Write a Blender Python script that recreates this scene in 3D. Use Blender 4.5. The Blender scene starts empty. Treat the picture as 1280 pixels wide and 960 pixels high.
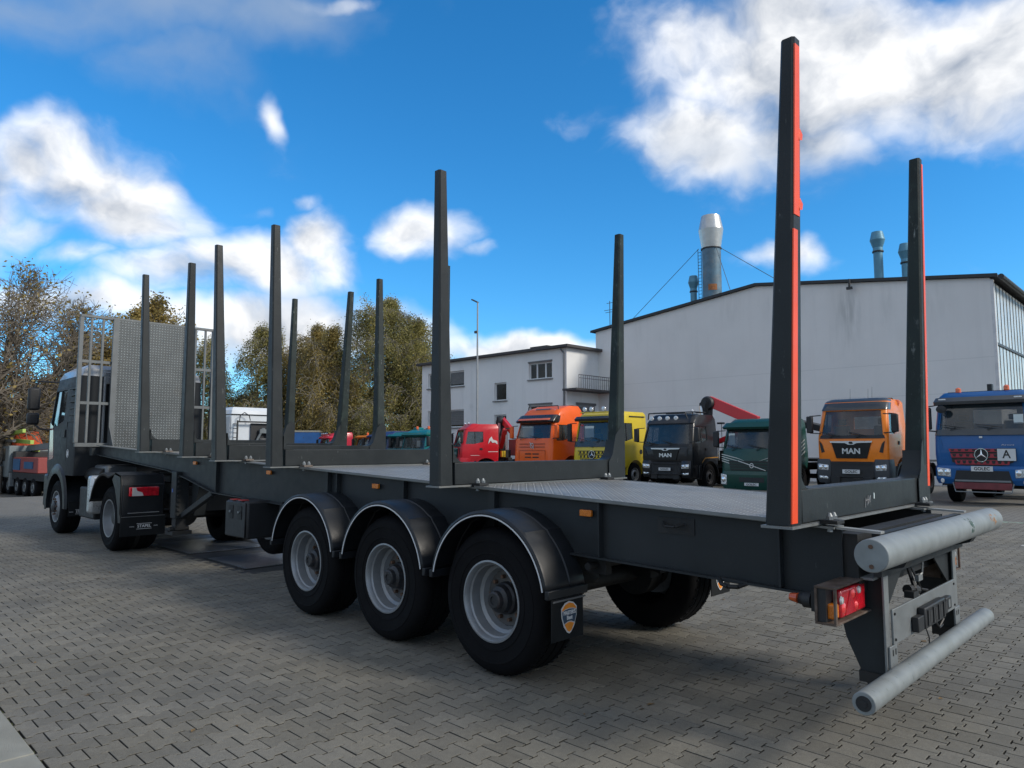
import bpy, bmesh, math, random
import numpy as np
from mathutils import Vector, Matrix, noise as mnoise
random.seed(7); rng = np.random.default_rng(7)
SC = bpy.context.scene
COL = SC.collection
R = math.radians

# ------------------------------------------------------------------ camera
FPX = 887.0
PITCH = math.atan(80/FPX)
YAW = math.atan2(900*math.cos(PITCH), FPX)      # trailer axis (+X) lies this far left of the view
CAMP = Vector((-3.40, 4.70, 1.60))
dh = Vector((math.cos(YAW), -math.sin(YAW), 0))
cam = bpy.data.cameras.new('camera'); camo = bpy.data.objects.new('camera', cam); COL.objects.link(camo)
camo.location = CAMP
VF = (dh*math.cos(PITCH) + Vector((0, 0, math.sin(PITCH)))).normalized()
camo.rotation_euler = VF.to_track_quat('-Z', 'Y').to_euler()
cam.sensor_fit = 'HORIZONTAL'; cam.sensor_width = 36; cam.lens = 36*FPX/1280
cam.clip_start = 0.05; cam.clip_end = 2000
SC.camera = camo
SC.render.resolution_x = 1024; SC.render.resolution_y = 768
VR = VF.cross(Vector((0, 0, 1))).normalized(); VU = VR.cross(VF)
def sky_dir(px, py): return (VF + VR*((px-640)/FPX) + VU*((480-py)/FPX)).normalized()

# ------------------------------------------------------------------ sun, sky with clouds, exposure
SUN_EL, SUN_DIR = R(33), Vector((-0.93, -0.36, 0)).normalized()
sun = bpy.data.lights.new('sun', 'SUN'); suno = bpy.data.objects.new('sun', sun); COL.objects.link(suno)
sdir = Vector((SUN_DIR.x*math.cos(SUN_EL), SUN_DIR.y*math.cos(SUN_EL), math.sin(SUN_EL)))
suno.rotation_euler = sdir.to_track_quat('Z', 'Y').to_euler()
sun.energy = 2.2; sun.angle = R(14); sun.color = (1.0, 0.93, 0.82)
SC.view_settings.view_transform = 'Standard'; SC.view_settings.look = 'None'
SC.view_settings.gamma = 1; SC.view_settings.exposure = 0.36

W = bpy.data.worlds.new('World'); SC.world = W; W.use_nodes = True
def build_sky():
    nt = W.node_tree; N = nt.nodes; L = nt.links; N.clear()
    out = N.new('ShaderNodeOutputWorld'); bg = N.new('ShaderNodeBackground'); L.new(bg.outputs[0], out.inputs[0])
    bg.inputs[1].default_value = 0.12
    sky = N.new('ShaderNodeTexSky'); sky.sky_type = 'NISHITA'; sky.sun_disc = False
    sky.sun_elevation = SUN_EL; sky.sun_rotation = math.atan2(SUN_DIR.x, SUN_DIR.y)
    sky.air_density = 1.0; sky.dust_density = 0.25; sky.ozone_density = 3.5
    hsv = N.new('ShaderNodeHueSaturation'); hsv.inputs['Saturation'].default_value = 1.12; hsv.inputs['Value'].default_value = 1.0
    hsv.inputs['Hue'].default_value = 0.495
    tn = N.new('ShaderNodeMix'); tn.data_type = 'RGBA'; tn.blend_type = 'MULTIPLY'; tn.inputs[0].default_value = 1
    L.new(sky.outputs[0], tn.inputs[6]); tn.inputs[7].default_value = (.66, 1.0, 1.27, 1); L.new(tn.outputs[2], hsv.inputs['Color'])
    tc = N.new('ShaderNodeTexCoord')
    def M(op, a, b=None, c=None, clamp=False):
        n = N.new('ShaderNodeMath'); n.operation = op; n.use_clamp = clamp
        for i, v in enumerate((a, b, c)):
            if v is None: continue
            if isinstance(v, (int, float)): n.inputs[i].default_value = v
            else: L.new(v, n.inputs[i])
        return n.outputs[0]
    def V(op, a, b=None, s=None):
        n = N.new('ShaderNodeVectorMath'); n.operation = op
        for i, v in enumerate((a, b)):
            if v is None: continue
            if isinstance(v, (tuple, Vector)): n.inputs[i].default_value = tuple(v)
            else: L.new(v, n.inputs[i])
        if s is not None: n.inputs['Scale'].default_value = s
        return n.outputs['Value'] if op == 'DOT_PRODUCT' else n.outputs[0]
    def noise(vec, scale, detail, rough=.55, dist=0.0):
        n = N.new('ShaderNodeTexNoise'); n.inputs['Scale'].default_value = scale; n.inputs['Detail'].default_value = detail
        n.inputs['Roughness'].default_value = rough; n.inputs['Distortion'].default_value = dist
        L.new(vec, n.inputs['Vector']); return n
    d = V('NORMALIZE', tc.outputs['Generated'])
    w = noise(d, 5.0, 4); wv = V('SUBTRACT', w.outputs['Color'], (.5, .5, .5))
    dw = V('ADD', d, V('SCALE', wv, s=.11))
    blobs = [  # centre px, half sizes px, weight
        (95, 240, 150, 66, 1.15), (30, 215, 70, 60, 1.1), (-60, 260, 120, 130, 1.2), (180, 290, 110, 40, 1.0), (400, 300, 66, 44, 1.15), (330, 335, 110, 52, 1.15), (250, 350, 120, 36, 1.0),
        (532, 290, 66, 40, 1.05), (590, 315, 34, 14, .7),
        (1120, 70, 240, 95, 1.3), (1080, 80, 300, 105, 1.4), (880, 165, 110, 58, 1.15), (1010, 130, 130, 80, 1.15), (1260, 50, 240, 95, 1.3), (900, 60, 90, 60, 1.0), (1000, 20, 160, 70, 1.1), (905, 190, 90, 34, 1.1), (1000, 172, 120, 42, 1.15), (850, 60, 50, 60, .95), (1180, 70, 180, 70, 1.2),
        (70, 200, 120, 60, 1.1), (150, 265, 120, 50, 1.15), (20, 300, 90, 40, .9), (200, 250, 60, 30, 1.0), (290, 330, 90, 40, 1.1), (420, 330, 50, 50, 1.0),
        (430, 12, 60, 16, .7), (985, 314, 70, 26, 1.0), (1010, 300, 30, 20, .7), (380, 412, 200, 48, 1.3), (660, 428, 150, 26, 1.3), (60, 392, 190, 34, 1.1),
        (342, 140, 15, 26, .72), (375, 245, 34, 18, .60), (310, 262, 40, 20, .62), (780, 440, 120, 22, 1.1), (1500, 330, 200, 70, 1.0), (-300, 400, 300, 60, 1.1), (90, 330, 90, 22, .8)]
    greys = [(170, 5, 230, 62, 1.0), (60, 20, 150, 50, .9), (350, 25, 120, 45, .85), (230, 70, 110, 50, .75), (870, 185, 90, 34, .62), (990, 190, 150, 36, .70), (1120, 150, 120, 26, .5), (90, 300, 120, 22, .55), (370, 380, 110, 22, .55)]
    D = None; G = None
    for kk_, (px, py, a, b, wt) in enumerate(blobs+greys):
        n0 = sky_dir(px, py); u0 = (sky_dir(px+5, py)-sky_dir(px-5, py)).normalized(); v0 = n0.cross(u0).normalized()
        au = (sky_dir(px+a, py)-sky_dir(px-a, py)).length/2; bv = (sky_dir(px, py+b)-sky_dir(px, py-b)).length/2
        rel = V('SUBTRACT', dw, n0)
        x = M('DIVIDE', V('DOT_PRODUCT', rel, u0), au); y = M('DIVIDE', V('DOT_PRODUCT', rel, v0), bv)
        z = M('MULTIPLY', V('DOT_PRODUCT', rel, n0), 2.0)
        r2 = M('ADD', M('ADD', M('MULTIPLY', x, x), M('MULTIPLY', y, y)), M('MULTIPLY', z, z))
        m = M('MULTIPLY', M('EXPONENT', M('MULTIPLY', r2, -0.9)), wt)
        if kk_ >= len(blobs): G = m if G is None else M('MAXIMUM', G, m)
        else: D = m if D is None else M('MAXIMUM', D, m)
    # heavier cloud added behind and beside the camera, for neutral ambient light
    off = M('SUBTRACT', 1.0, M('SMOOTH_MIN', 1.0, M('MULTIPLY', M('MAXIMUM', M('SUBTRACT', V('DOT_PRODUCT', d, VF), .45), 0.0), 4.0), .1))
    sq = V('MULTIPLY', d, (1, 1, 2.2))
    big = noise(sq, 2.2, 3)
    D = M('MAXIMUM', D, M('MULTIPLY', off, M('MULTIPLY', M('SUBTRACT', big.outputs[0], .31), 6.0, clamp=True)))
    f1 = noise(V('MULTIPLY', dw, (1, 1, 1.35)), 8.0, 10, .52)
    f2 = noise(V('ADD', V('MULTIPLY', dw, (1, 1, 1.35)), tuple(sdir*.035 + Vector((0, 0, .03)))), 8.0, 10, .52)
    dens = M('ADD', D, M('MULTIPLY', M('SUBTRACT', f1.outputs[0], .5), 1.5))
    mr = N.new('ShaderNodeMapRange'); mr.interpolation_type = 'SMOOTHSTEP'
    L.new(dens, mr.inputs[0]); mr.inputs[1].default_value = .33; mr.inputs[2].default_value = 1.18
    alpha = M('POWER', mr.outputs[0], .95)
    # self shading: thick middles grey, edges towards the sun bright
    thick = N.new('ShaderNodeMapRange'); thick.interpolation_type = 'SMOOTHSTEP'
    L.new(M('ADD', D, M('MULTIPLY', M('SUBTRACT', f1.outputs[0], .5), .6)), thick.inputs[0]); thick.inputs[1].default_value = .62; thick.inputs[2].default_value = 1.35
    lit = M('MULTIPLY', M('SUBTRACT', f1.outputs[0], f2.outputs[0]), 2.6)
    g = M('SUBTRACT', M('ADD', .80, lit), M('ADD', M('MULTIPLY', thick.outputs[0], .32), M('MULTIPLY', off, .22)), clamp=True)  # added cloud out of view is greyed further to dim the ambient light
    cr = N.new('ShaderNodeMix'); cr.data_type = 'RGBA'
    L.new(g, cr.inputs['Factor']); cr.inputs[6].default_value = (1.9, 2.35, 3.1, 1); cr.inputs[7].default_value = (7.7, 7.7, 7.7, 1)
    mix = N.new('ShaderNodeMix'); mix.data_type = 'RGBA'
    L.new(alpha, mix.inputs['Factor']); L.new(hsv.outputs[0], mix.inputs[6]); L.new(cr.outputs[2], mix.inputs[7])
    gd = M('ADD', G, M('MULTIPLY', M('SUBTRACT', f1.outputs[0], .5), 1.3)); g2 = N.new('ShaderNodeMapRange'); g2.interpolation_type = 'SMOOTHSTEP'; L.new(gd, g2.inputs[0])
    g2.inputs[1].default_value = .15; g2.inputs[2].default_value = 1.25; g2.inputs[4].default_value = .80
    mg = N.new('ShaderNodeMix'); mg.data_type = 'RGBA'; L.new(g2.outputs[0], mg.inputs[0]); L.new(mix.outputs[2], mg.inputs[6]); mg.inputs[7].default_value = (2.3, 3.0, 4.1, 1)
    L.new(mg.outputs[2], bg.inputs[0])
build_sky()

# ------------------------------------------------------------------ materials
MATS = {}
def mat(name, col, rough=.5, metal=0., var=.15, vscale=3., bump=0., bscale=60., dirt=0., dirtcol=(.16, .13, .10), dscale=2.5,
        scratch=0., scol=(.35, .36, .36), spec=.5, trans=0., emis=None, coat=0., streak=0., alpha=1., rnd=0.):
    if name in MATS: return MATS[name]
    m = bpy.data.materials.new(name); m.use_nodes = True; nt = m.node_tree; N = nt.nodes; L = nt.links
    b = N['Principled BSDF']
    tc = N.new('ShaderNodeTexCoord'); geo = N.new('ShaderNodeNewGeometry')
    pos = geo.outputs['Position']
    def noise(scale, det=4, vec=None, ro=.6):
        n = N.new('ShaderNodeTexNoise'); n.inputs['Scale'].default_value = scale; n.inputs['Detail'].default_value = det
        n.inputs['Roughness'].default_value = ro; L.new(vec or pos, n.inputs['Vector']); return n.outputs[0]
    def mrange(v, a, c, d=0., e=1.):
        n = N.new('ShaderNodeMapRange'); L.new(v, n.inputs[0])
        for i, q in enumerate((a, c, d, e)): n.inputs[i+1].default_value = q
        return n.outputs[0]
    def mixc(f, A, B):
        n = N.new('ShaderNodeMix'); n.data_type = 'RGBA'
        if isinstance(f, float): n.inputs[0].default_value = f
        else: L.new(f, n.inputs[0])
        for i, q in ((6, A), (7, B)):
            if isinstance(q, tuple): n.inputs[i].default_value = (*q[:3], 1)
            else: L.new(q, n.inputs[i])
        return n.outputs[2]
    c = tuple(col)
    lo = tuple(max(0, x*(1-var)) for x in c); hi = tuple(min(1, x*(1+var)) for x in c)
    colr = mixc(mrange(noise(vscale), .3, .7), lo, hi)
    if rnd > 0:
        oi = N.new('ShaderNodeObjectInfo'); h = N.new('ShaderNodeHueSaturation'); L.new(colr, h.inputs['Color'])
        L.new(mrange(oi.outputs['Random'], 0, 1, 1-rnd, 1+rnd), h.inputs['Value']); colr = h.outputs[0]
    if dirt > 0: colr = mixc(mrange(noise(dscale, 8, ro=.7), .62-.25*dirt, .75, 0, min(1., .35+.6*dirt)), colr, dirtcol)
    if streak > 0:
        mp = N.new('ShaderNodeMapping'); mp.inputs['Scale'].default_value = (2.2, 2.2, .12); L.new(pos, mp.inputs[0])
        colr = mixc(mrange(noise(1.0, 7, mp.outputs[0], .65), .52, .78, 0, streak), colr, tuple(x*.45 for x in c))
    if scratch > 0:
        mp = N.new('ShaderNodeMapping'); mp.inputs['Scale'].default_value = (30, 30, 9); mp.inputs['Rotation'].default_value = (.3, .5, .2); L.new(pos, mp.inputs[0])
        s = mrange(noise(1.0, 5, mp.outputs[0], .7), .72-.14*scratch, .80-.10*scratch)
        s2 = mrange(noise(1.7, 2), .42, .62)
        mm = N.new('ShaderNodeMath'); mm.operation = 'MULTIPLY'; L.new(s, mm.inputs[0]); L.new(s2, mm.inputs[1])
        colr = mixc(mm.outputs[0], colr, scol)
    L.new(colr, b.inputs['Base Color'])
    L.new(mrange(noise(vscale*4), .25, .75, max(.02, rough-.08), min(1, rough+.1)), b.inputs['Roughness'])
    b.inputs['Metallic'].default_value = metal; b.inputs['Specular IOR Level'].default_value = spec
    if coat: b.inputs['Coat Weight'].default_value = coat; b.inputs['Coat Roughness'].default_value = .08
    if trans: b.inputs['Transmission Weight'].default_value = trans
    if alpha < 1: b.inputs['Alpha'].default_value = alpha
    if emis: b.inputs['Emission Color'].default_value = (*emis[:3], 1); b.inputs['Emission Strength'].default_value = emis[3]
    if bump > 0:
        bp = N.new('ShaderNodeBump'); bp.inputs['Strength'].default_value = bump; bp.inputs['Distance'].default_value = .01
        L.new(noise(bscale, 6), bp.inputs['Height']); L.new(bp.outputs[0], b.inputs['Normal'])
    MATS[name] = m; return m

STEEL = mat('anthracite_paint', (.025, .029, .032), .46, 0, .16, 2.2, .06, 90, dirt=.10, dirtcol=(.04, .044, .044), scratch=.5, scol=(.075, .082, .083), spec=.2)
STAKE = mat('worn_stake_paint', (.022, .026, .028), .42, 0, .2, 3, .10, 70, dirt=.12, dirtcol=(.04, .046, .046), scratch=.6, scol=(.17, .18, .18), spec=.24)
STAKE_IN = mat('scraped_stake_paint', (.016, .024, .023), .5, 0, .3, 4, .2, 60, dirt=.35, dirtcol=(.05, .085, .07), scratch=.85, scol=(.22, .24, .23), spec=.25)
GALV = mat('galvanised_steel', (.20, .215, .22), .48, .35, .12, 7, .05, 80, dirt=.22, dirtcol=(.22, .22, .20), scratch=.6, scol=(.10, .14, .12))
TUBE = mat('galvanised_tube', (.215, .235, .237), .55, .10, .16, 9, .05, 80, dirt=.35, dirtcol=(.20, .22, .21), scratch=.75, scol=(.08, .115, .10), spec=.35)
DARKSTEEL = mat('grimy_steel', (.018, .019, .020), .62, .2, .3, 4, .2, 40, dirt=.3, dirtcol=(.05, .045, .04))
ALU = mat('aluminium', (.62, .63, .64), .32, .85, .08, 6, .04, 60, dirt=.15, dirtcol=(.35, .35, .34))
CHROME = mat('polished_metal', (.75, .76, .78), .14, 1.0, .05)
RIM = mat('silver_rim_paint', (.25, .265, .28), .42, .35, .10, 8, .04, 60, dirt=.30, dirtcol=(.17, .15, .13))
RIMDARK = mat('rim_disc_dirty', (.10, .10, .10), .5, .35, .2, 9, .1, 50, dirt=.6, dirtcol=(.10, .07, .05), dscale=9)
HUB = mat('hub_grease', (.030, .032, .036), .45, .3, .3, 12, .3, 40, dirt=.35, dirtcol=(.09, .05, .035), dscale=12)
NUT = mat('rusty_nut', (.13, .075, .05), .7, .3, .4, 20)
TYRE = mat('tyre_rubber', (.006, .006, .007), .78, 0, .25, 4, .12, 120, dirt=.15, dirtcol=(.020, .019, .018), spec=.12)
PLASTIC = mat('black_mudguard_plastic', (.011, .013, .016), .42, 0, .12, 3, .06, 200, dirt=.18, dirtcol=(.03, .034, .038), scratch=.25, scol=(.08, .09, .10), spec=.38)
BLACKPL = mat('matt_black_plastic', (.014, .015, .017), .55, 0, .2, 5, .08, 150)
RUBBER = mat('black_rubber_flap', (.011, .012, .013), .7, 0, .2, 5, .05, 90, dirt=.2, dirtcol=(.03, .03, .028), spec=.2)
TRIM = mat('white_edge_trim', (.62, .63, .64), .5, 0, .1)
REDREF = mat('red_reflective_paint', (.95, .085, .018), .42, 0, .10, 5, .05, 80, dirt=.15, dirtcol=(.30, .02, .012))
AMBER = mat('amber_lens', (.60, .17, .01), .25, 0, .15, 30, coat=.5)
REDLENS = mat('red_lens', (.55, .008, .02), .15, 0, .35, 22, .3, 160, coat=.8)
CLEARLENS = mat('clear_lens', (.62, .62, .62), .15, .3, .25, 30, .3, 120, coat=.8)
HEADL = mat('headlamp_glass', (.55, .58, .60), .12, .5, .45, 18, .3, 60, coat=1.)
RUST = mat('rusty_frame_steel', (.10, .072, .055), .7, .1, .4, 14, .2, 60, dirt=.6, dirtcol=(.15, .145, .14), dscale=7, spec=.3)
GLASS = mat('cab_glass', (.035, .05, .055), .06, 0, .2, 1.5, spec=.9, coat=.6, alpha=.55)
GLASSD = mat('dark_window_glass', (.018, .022, .024), .07, 0, .3, 1.2, spec=.9, coat=.4)
INTER = mat('cab_interior', (.03, .032, .036), .8, 0, .3)
PAPER = mat('white_paper_sign', (.60, .68, .68), .7, 0, .05)
PLATEM = mat('number_plate_white', (.60, .61, .61), .4, 0, .04)
WHITEINK = mat('white_print', (.62, .62, .62), .6, 0, .03)
GREYINK = mat('grey_print', (.30, .30, .30), .6, 0, .03)
BLACKINK = mat('black_print', (.012, .012, .012), .6, 0, .03)
ORINK = mat('orange_print', (.80, .26, .015), .5, 0, .12, 20)
NAVYINK = mat('navy_print', (.03, .06, .10), .5, 0, .1)

def paver_mat(name, stuff):
    m = bpy.data.materials.new(name); m.use_nodes = True; nt = m.node_tree; N = nt.nodes; L = nt.links; b = N['Principled BSDF']
    geo = N.new('ShaderNodeNewGeometry'); pos = geo.outputs['Position']
    if stuff:
        at = N.new('ShaderNodeAttribute'); at.attribute_name = 'tone'; rv = at.outputs['Fac']
    else:
        oi = N.new('ShaderNodeObjectInfo'); rv = oi.outputs['Random']
    def noise(s, d=4, ro=.6):
        n = N.new('ShaderNodeTexNoise'); n.inputs['Scale'].default_value = s; n.inputs['Detail'].default_value = d
        n.inputs['Roughness'].default_value = ro; L.new(pos, n.inputs['Vector']); return n.outputs[0]
    def mr(v, a, c, d, e):
        n = N.new('ShaderNodeMapRange'); L.new(v, n.inputs[0])
        for i, q in enumerate((a, c, d, e)): n.inputs[i+1].default_value = q
        return n.outputs[0]
    def mul(a, c):
        n = N.new('ShaderNodeMath'); n.operation = 'MULTIPLY'; L.new(a, n.inputs[0]); L.new(c, n.inputs[1]); return n.outputs[0]
    v = mul(mr(rv, 0, 1, .84, 1.12), mul(mr(noise(.5, 6, .7), .30, .70, .76, 1.14), mul(mr(noise(260, 2), .3, .7, .66, 1.36), mr(noise(28, 3), .3, .7, .90, 1.08))))
    st = N.new('ShaderNodeMapRange'); L.new(noise(1.3, 7, .72), st.inputs[0]); st.inputs[1].default_value = .60; st.inputs[2].default_value = .74
    st.inputs[3].default_value = 0; st.inputs[4].default_value = .5
    cr = N.new('ShaderNodeMix'); cr.data_type = 'RGBA'; L.new(mr(noise(.9, 3), .4, .6, 0, 1), cr.inputs[0])
    cr.inputs[6].default_value = (.182, .168, .136, 1); cr.inputs[7].default_value = (.172, .162, .138, 1)
    h = N.new('ShaderNodeHueSaturation'); L.new(cr.outputs[2], h.inputs['Color']); L.new(v, h.inputs['Value'])
    mx = N.new('ShaderNodeMix'); mx.data_type = 'RGBA'; L.new(st.outputs[0], mx.inputs[0]); L.new(h.outputs[0], mx.inputs[6]); mx.inputs[7].default_value = (.075, .070, .060, 1)
    L.new(mx.outputs[2], b.inputs['Base Color']); b.inputs['Roughness'].default_value = .85; b.inputs['Specular IOR Level'].default_value = .3
    bp = N.new('ShaderNodeBump'); bp.inputs['Strength'].default_value = .35; bp.inputs['Distance'].default_value = .004
    L.new(noise(240, 3), bp.inputs['Height']); L.new(bp.outputs[0], b.inputs['Normal'])
    return m

# ------------------------------------------------------------------ mesh builder
class MB:
    def __init__(s): s.v = []; s.f = []; s.p = []
    def add(s, vs, fs):
        o = len(s.v); s.p.append((o, len(s.f))); s.v += [tuple(v) for v in vs]; s.f += [tuple(o+i for i in f) for f in fs]; return s
    def box(s, x0, x1, y0, y1, z0, z1):
        v = [(x, y, z) for x in (x0, x1) for y in (y0, y1) for z in (z0, z1)]
        return s.add(v, [(0, 1, 3, 2), (4, 6, 7, 5), (0, 4, 5, 1), (2, 3, 7, 6), (0, 2, 6, 4), (1, 5, 7, 3)])
    def prism(s, pts, ax, a, b):      # 2-D polygon extruded along axis ax ('x','y','z')
        def P(p, t): return {'x': (t, p[0], p[1]), 'y': (p[0], t, p[1]), 'z': (p[0], p[1], t)}[ax]
        n = len(pts); v = [P(p, a) for p in pts]+[P(p, b) for p in pts]
        return s.add(v, [tuple(range(n)), tuple(range(2*n-1, n-1, -1))]+[(i, i+n, (i+1) % n+n, (i+1) % n) for i in range(n)])
    def hexa(s, lo, hi):              # two quads
        return s.add(list(lo)+list(hi), [(0, 1, 2, 3), (7, 6, 5, 4)]+[(i, i+4, (i+1) % 4+4, (i+1) % 4) for i in range(4)])
    def tube(s, p, q, r, r2=None, n=12, cap=True):
        p = Vector(p); q = Vector(q); r2 = r if r2 is None else r2; d = (q-p).normalized()
        u = d.orthogonal().normalized(); w = d.cross(u)
        v = [p+(u*math.cos(2*math.pi*i/n)+w*math.sin(2*math.pi*i/n))*r for i in range(n)]
        v += [q+(u*math.cos(2*math.pi*i/n)+w*math.sin(2*math.pi*i/n))*r2 for i in range(n)]
        f = [(i, (i+1) % n, (i+1) % n+n, i+n) for i in range(n)]
        if cap: f += [tuple(range(n-1, -1, -1)), tuple(range(n, 2*n))]
        return s.add(v, f)
    def path(s, pts, r, n=8):
        for a, b in zip(pts, pts[1:]): s.tube(a, b, r, n=n)
        return s
    def beam(s, p, q, w, h, up=(0, 0, 1)):
        p = Vector(p); q = Vector(q); d = (q-p).normalized(); u = Vector(up); a = d.cross(u).normalized(); b = a.cross(d)
        c = lambda o: [o+a*w/2+b*h/2, o-a*w/2+b*h/2, o-a*w/2-b*h/2, o+a*w/2-b*h/2]
        return s.hexa(c(p), c(q))
    def lathe(s, prof, c, ax, n=32):  # prof [(r, t)] ; t along axis
        c = Vector(c); d = {'x': Vector((1, 0, 0)), 'y': Vector((0, 1, 0)), 'z': Vector((0, 0, 1))}[ax] if isinstance(ax, str) else Vector(ax).normalized()
        u = d.orthogonal().normalized(); w = d.cross(u); m = len(prof); v = []
        for i in range(n):
            k = u*math.cos(2*math.pi*i/n)+w*math.sin(2*math.pi*i/n)
            for (r, t) in prof: v.append(c+k*r+d*t)
        f = []
        for i in range(n):
            j = (i+1) % n
            for k in range(m-1): f.append((i*m+k, j*m+k, j*m+k+1, i*m+k+1))
        return s.add(v, f)
    def loft(s, rings, cap=True):
        n = len(rings[0]); v = [p for r in rings for p in r]; f = []
        for k in range(len(rings)-1):
            for i in range(n): j = (i+1) % n; f.append((k*n+i, k*n+j, (k+1)*n+j, (k+1)*n+i))
        if cap: f += [tuple(range(n-1, -1, -1)), tuple(range((len(rings)-1)*n, len(rings)*n))]
        return s.add(v, f)
    def grid(s, rows):                # open surface from rows of points
        n = len(rows[0]); v = [p for r in rows for p in r]
        return s.add(v, [(k*n+i, k*n+i+1, (k+1)*n+i+1, (k+1)*n+i) for k in range(len(rows)-1) for i in range(n-1)])
    def mesh(s, name, fix=True, ang=35, merge=False):
        me = bpy.data.meshes.new(name); me.from_pydata(s.v, [], s.f)
        if fix:
            bm = bmesh.new(); bm.from_mesh(me)
            if merge: bmesh.ops.remove_doubles(bm, verts=bm.verts, dist=1e-4)
            bmesh.ops.recalc_face_normals(bm, faces=bm.faces); bm.to_mesh(me); bm.free()
        if ang:
            me.polygons.foreach_set('use_smooth', [True]*len(me.polygons)); me.set_sharp_from_angle(angle=R(ang))
        return me
def T(name, label, cat, loc=(0, 0, 0), rz=0., group=None):
    o = bpy.data.objects.new(name, None); o.empty_display_size = .3; COL.objects.link(o)
    o.location = loc; o.rotation_euler = (0, 0, rz); o['label'] = label; o['category'] = cat
    if group: o['group'] = group
    return o
def groups(mb, tol=.004):
    """pieces of a builder that do not touch each other, as separate builders"""
    n = len(mb.p)
    if n < 2: return [mb]
    ends = [q[0] for q in mb.p[1:]]+[len(mb.v)]; fe = [q[1] for q in mb.p[1:]]+[len(mb.f)]
    lo = []; hi = []
    for (a, _), b in zip(mb.p, ends):
        A = np.array([tuple(v) for v in mb.v[a:b]]); lo.append(A.min(0)-tol); hi.append(A.max(0)+tol)
    par = list(range(n))
    def find(i):
        while par[i] != i: i = par[i]
        return i
    for i in range(n):
        for j in range(i+1, n):
            if (lo[i] <= hi[j]).all() and (lo[j] <= hi[i]).all(): par[find(j)] = find(i)
    out = {}
    for i in range(n):
        g = out.setdefault(find(i), MB()); a, b = mb.p[i][0], ends[i]; f0, f1 = mb.p[i][1], fe[i]
        o = len(g.v); g.p.append((o, len(g.f))); g.v += mb.v[a:b]; g.f += [tuple(k-a+o for k in f) for f in mb.f[f0:f1]]
    return list(out.values())
def P(name, mb, m, parent=None, label=None, bevel=0., ang=35, fix=True, merge=False, split=True):
    if split and isinstance(mb, MB) and parent is not None and 1 < len(mb.p) <= 48:
        gs = groups(mb)
        if len(gs) > 1:
            os_ = [P(name, g, m, parent, label, bevel, ang, fix, merge, False) for g in gs]
            return os_[0]
    me = mb.mesh(name, fix, ang, merge) if isinstance(mb, MB) else mb
    if m is not None:
        me.materials.clear(); me.materials.append(m)
    o = bpy.data.objects.new(name, me); COL.objects.link(o)
    if parent is not None: o.parent = parent
    if label: o['label'] = label
    if bevel:
        b = o.modifiers.new('bevel', 'BEVEL'); b.width = bevel; b.segments = 2; b.limit_method = 'ANGLE'; b.angle_limit = R(40)
    return o
def S(name, mb, m, **k):
    o = P(name, mb, m, **k); o['kind'] = 'structure'; return o
def copy_tree(o, parent=None):
    c = o.copy(); COL.objects.link(c)
    if parent is not None: c.parent = parent
    for ch in list(o.children): copy_tree(ch, c)
    return c
def cut(o, cutters):
    """boolean the cutters out of o, keep only the resulting mesh"""
    tmp = []
    for c in cutters:
        co = bpy.data.objects.new('cut', c.mesh('cut', True, 0)); COL.objects.link(co); co.parent = o.parent; tmp.append(co)
        b = o.modifiers.new('b', 'BOOLEAN'); b.operation = 'DIFFERENCE'; b.object = co; b.solver = 'EXACT'
    bpy.context.view_layer.update()
    dg = bpy.context.evaluated_depsgraph_get()
    me = bpy.data.meshes.new_from_object(o.evaluated_get(dg))
    o.modifiers.clear(); o.data = me
    me.polygons.foreach_set('use_smooth', [True]*len(me.polygons)); me.set_sharp_from_angle(angle=R(32))
    for co in tmp: bpy.data.objects.remove(co)
def text_part(txt, size, m, parent, loc, rot, name='lettering', ext=.002, width=None, bold=0.):
    cu = bpy.data.curves.new(name, 'FONT'); cu.body = txt; cu.size = size; cu.align_x = 'CENTER'; cu.align_y = 'CENTER'; cu.extrude = ext; cu.offset = bold
    cu.resolution_u = 3
    tmp = bpy.data.objects.new('t', cu); COL.objects.link(tmp); bpy.context.view_layer.update()
    me = bpy.data.meshes.new_from_object(tmp.evaluated_get(bpy.context.evaluated_depsgraph_get())); bpy.data.objects.remove(tmp)
    sx = 1.
    if width and len(me.vertices):
        xs = [v.co.x for v in me.vertices]; sx = width/(max(xs)-min(xs))
    Mx = Matrix.Translation(Vector(loc)) @ rot.to_4x4() @ Matrix.Diagonal((sx, 1, 1, 1))
    me.transform(Mx); me.materials.clear(); me.materials.append(m)
    o = bpy.data.objects.new(name, me); COL.objects.link(o); o.parent = parent; return o
def face_rot(normal, up=(0, 0, 1)):   # text facing along normal
    n = Vector(normal).normalized(); u = Vector(up); x = u.cross(n).normalized(); y = n.cross(x)
    return Matrix((x, y, n)).transposed()

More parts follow.
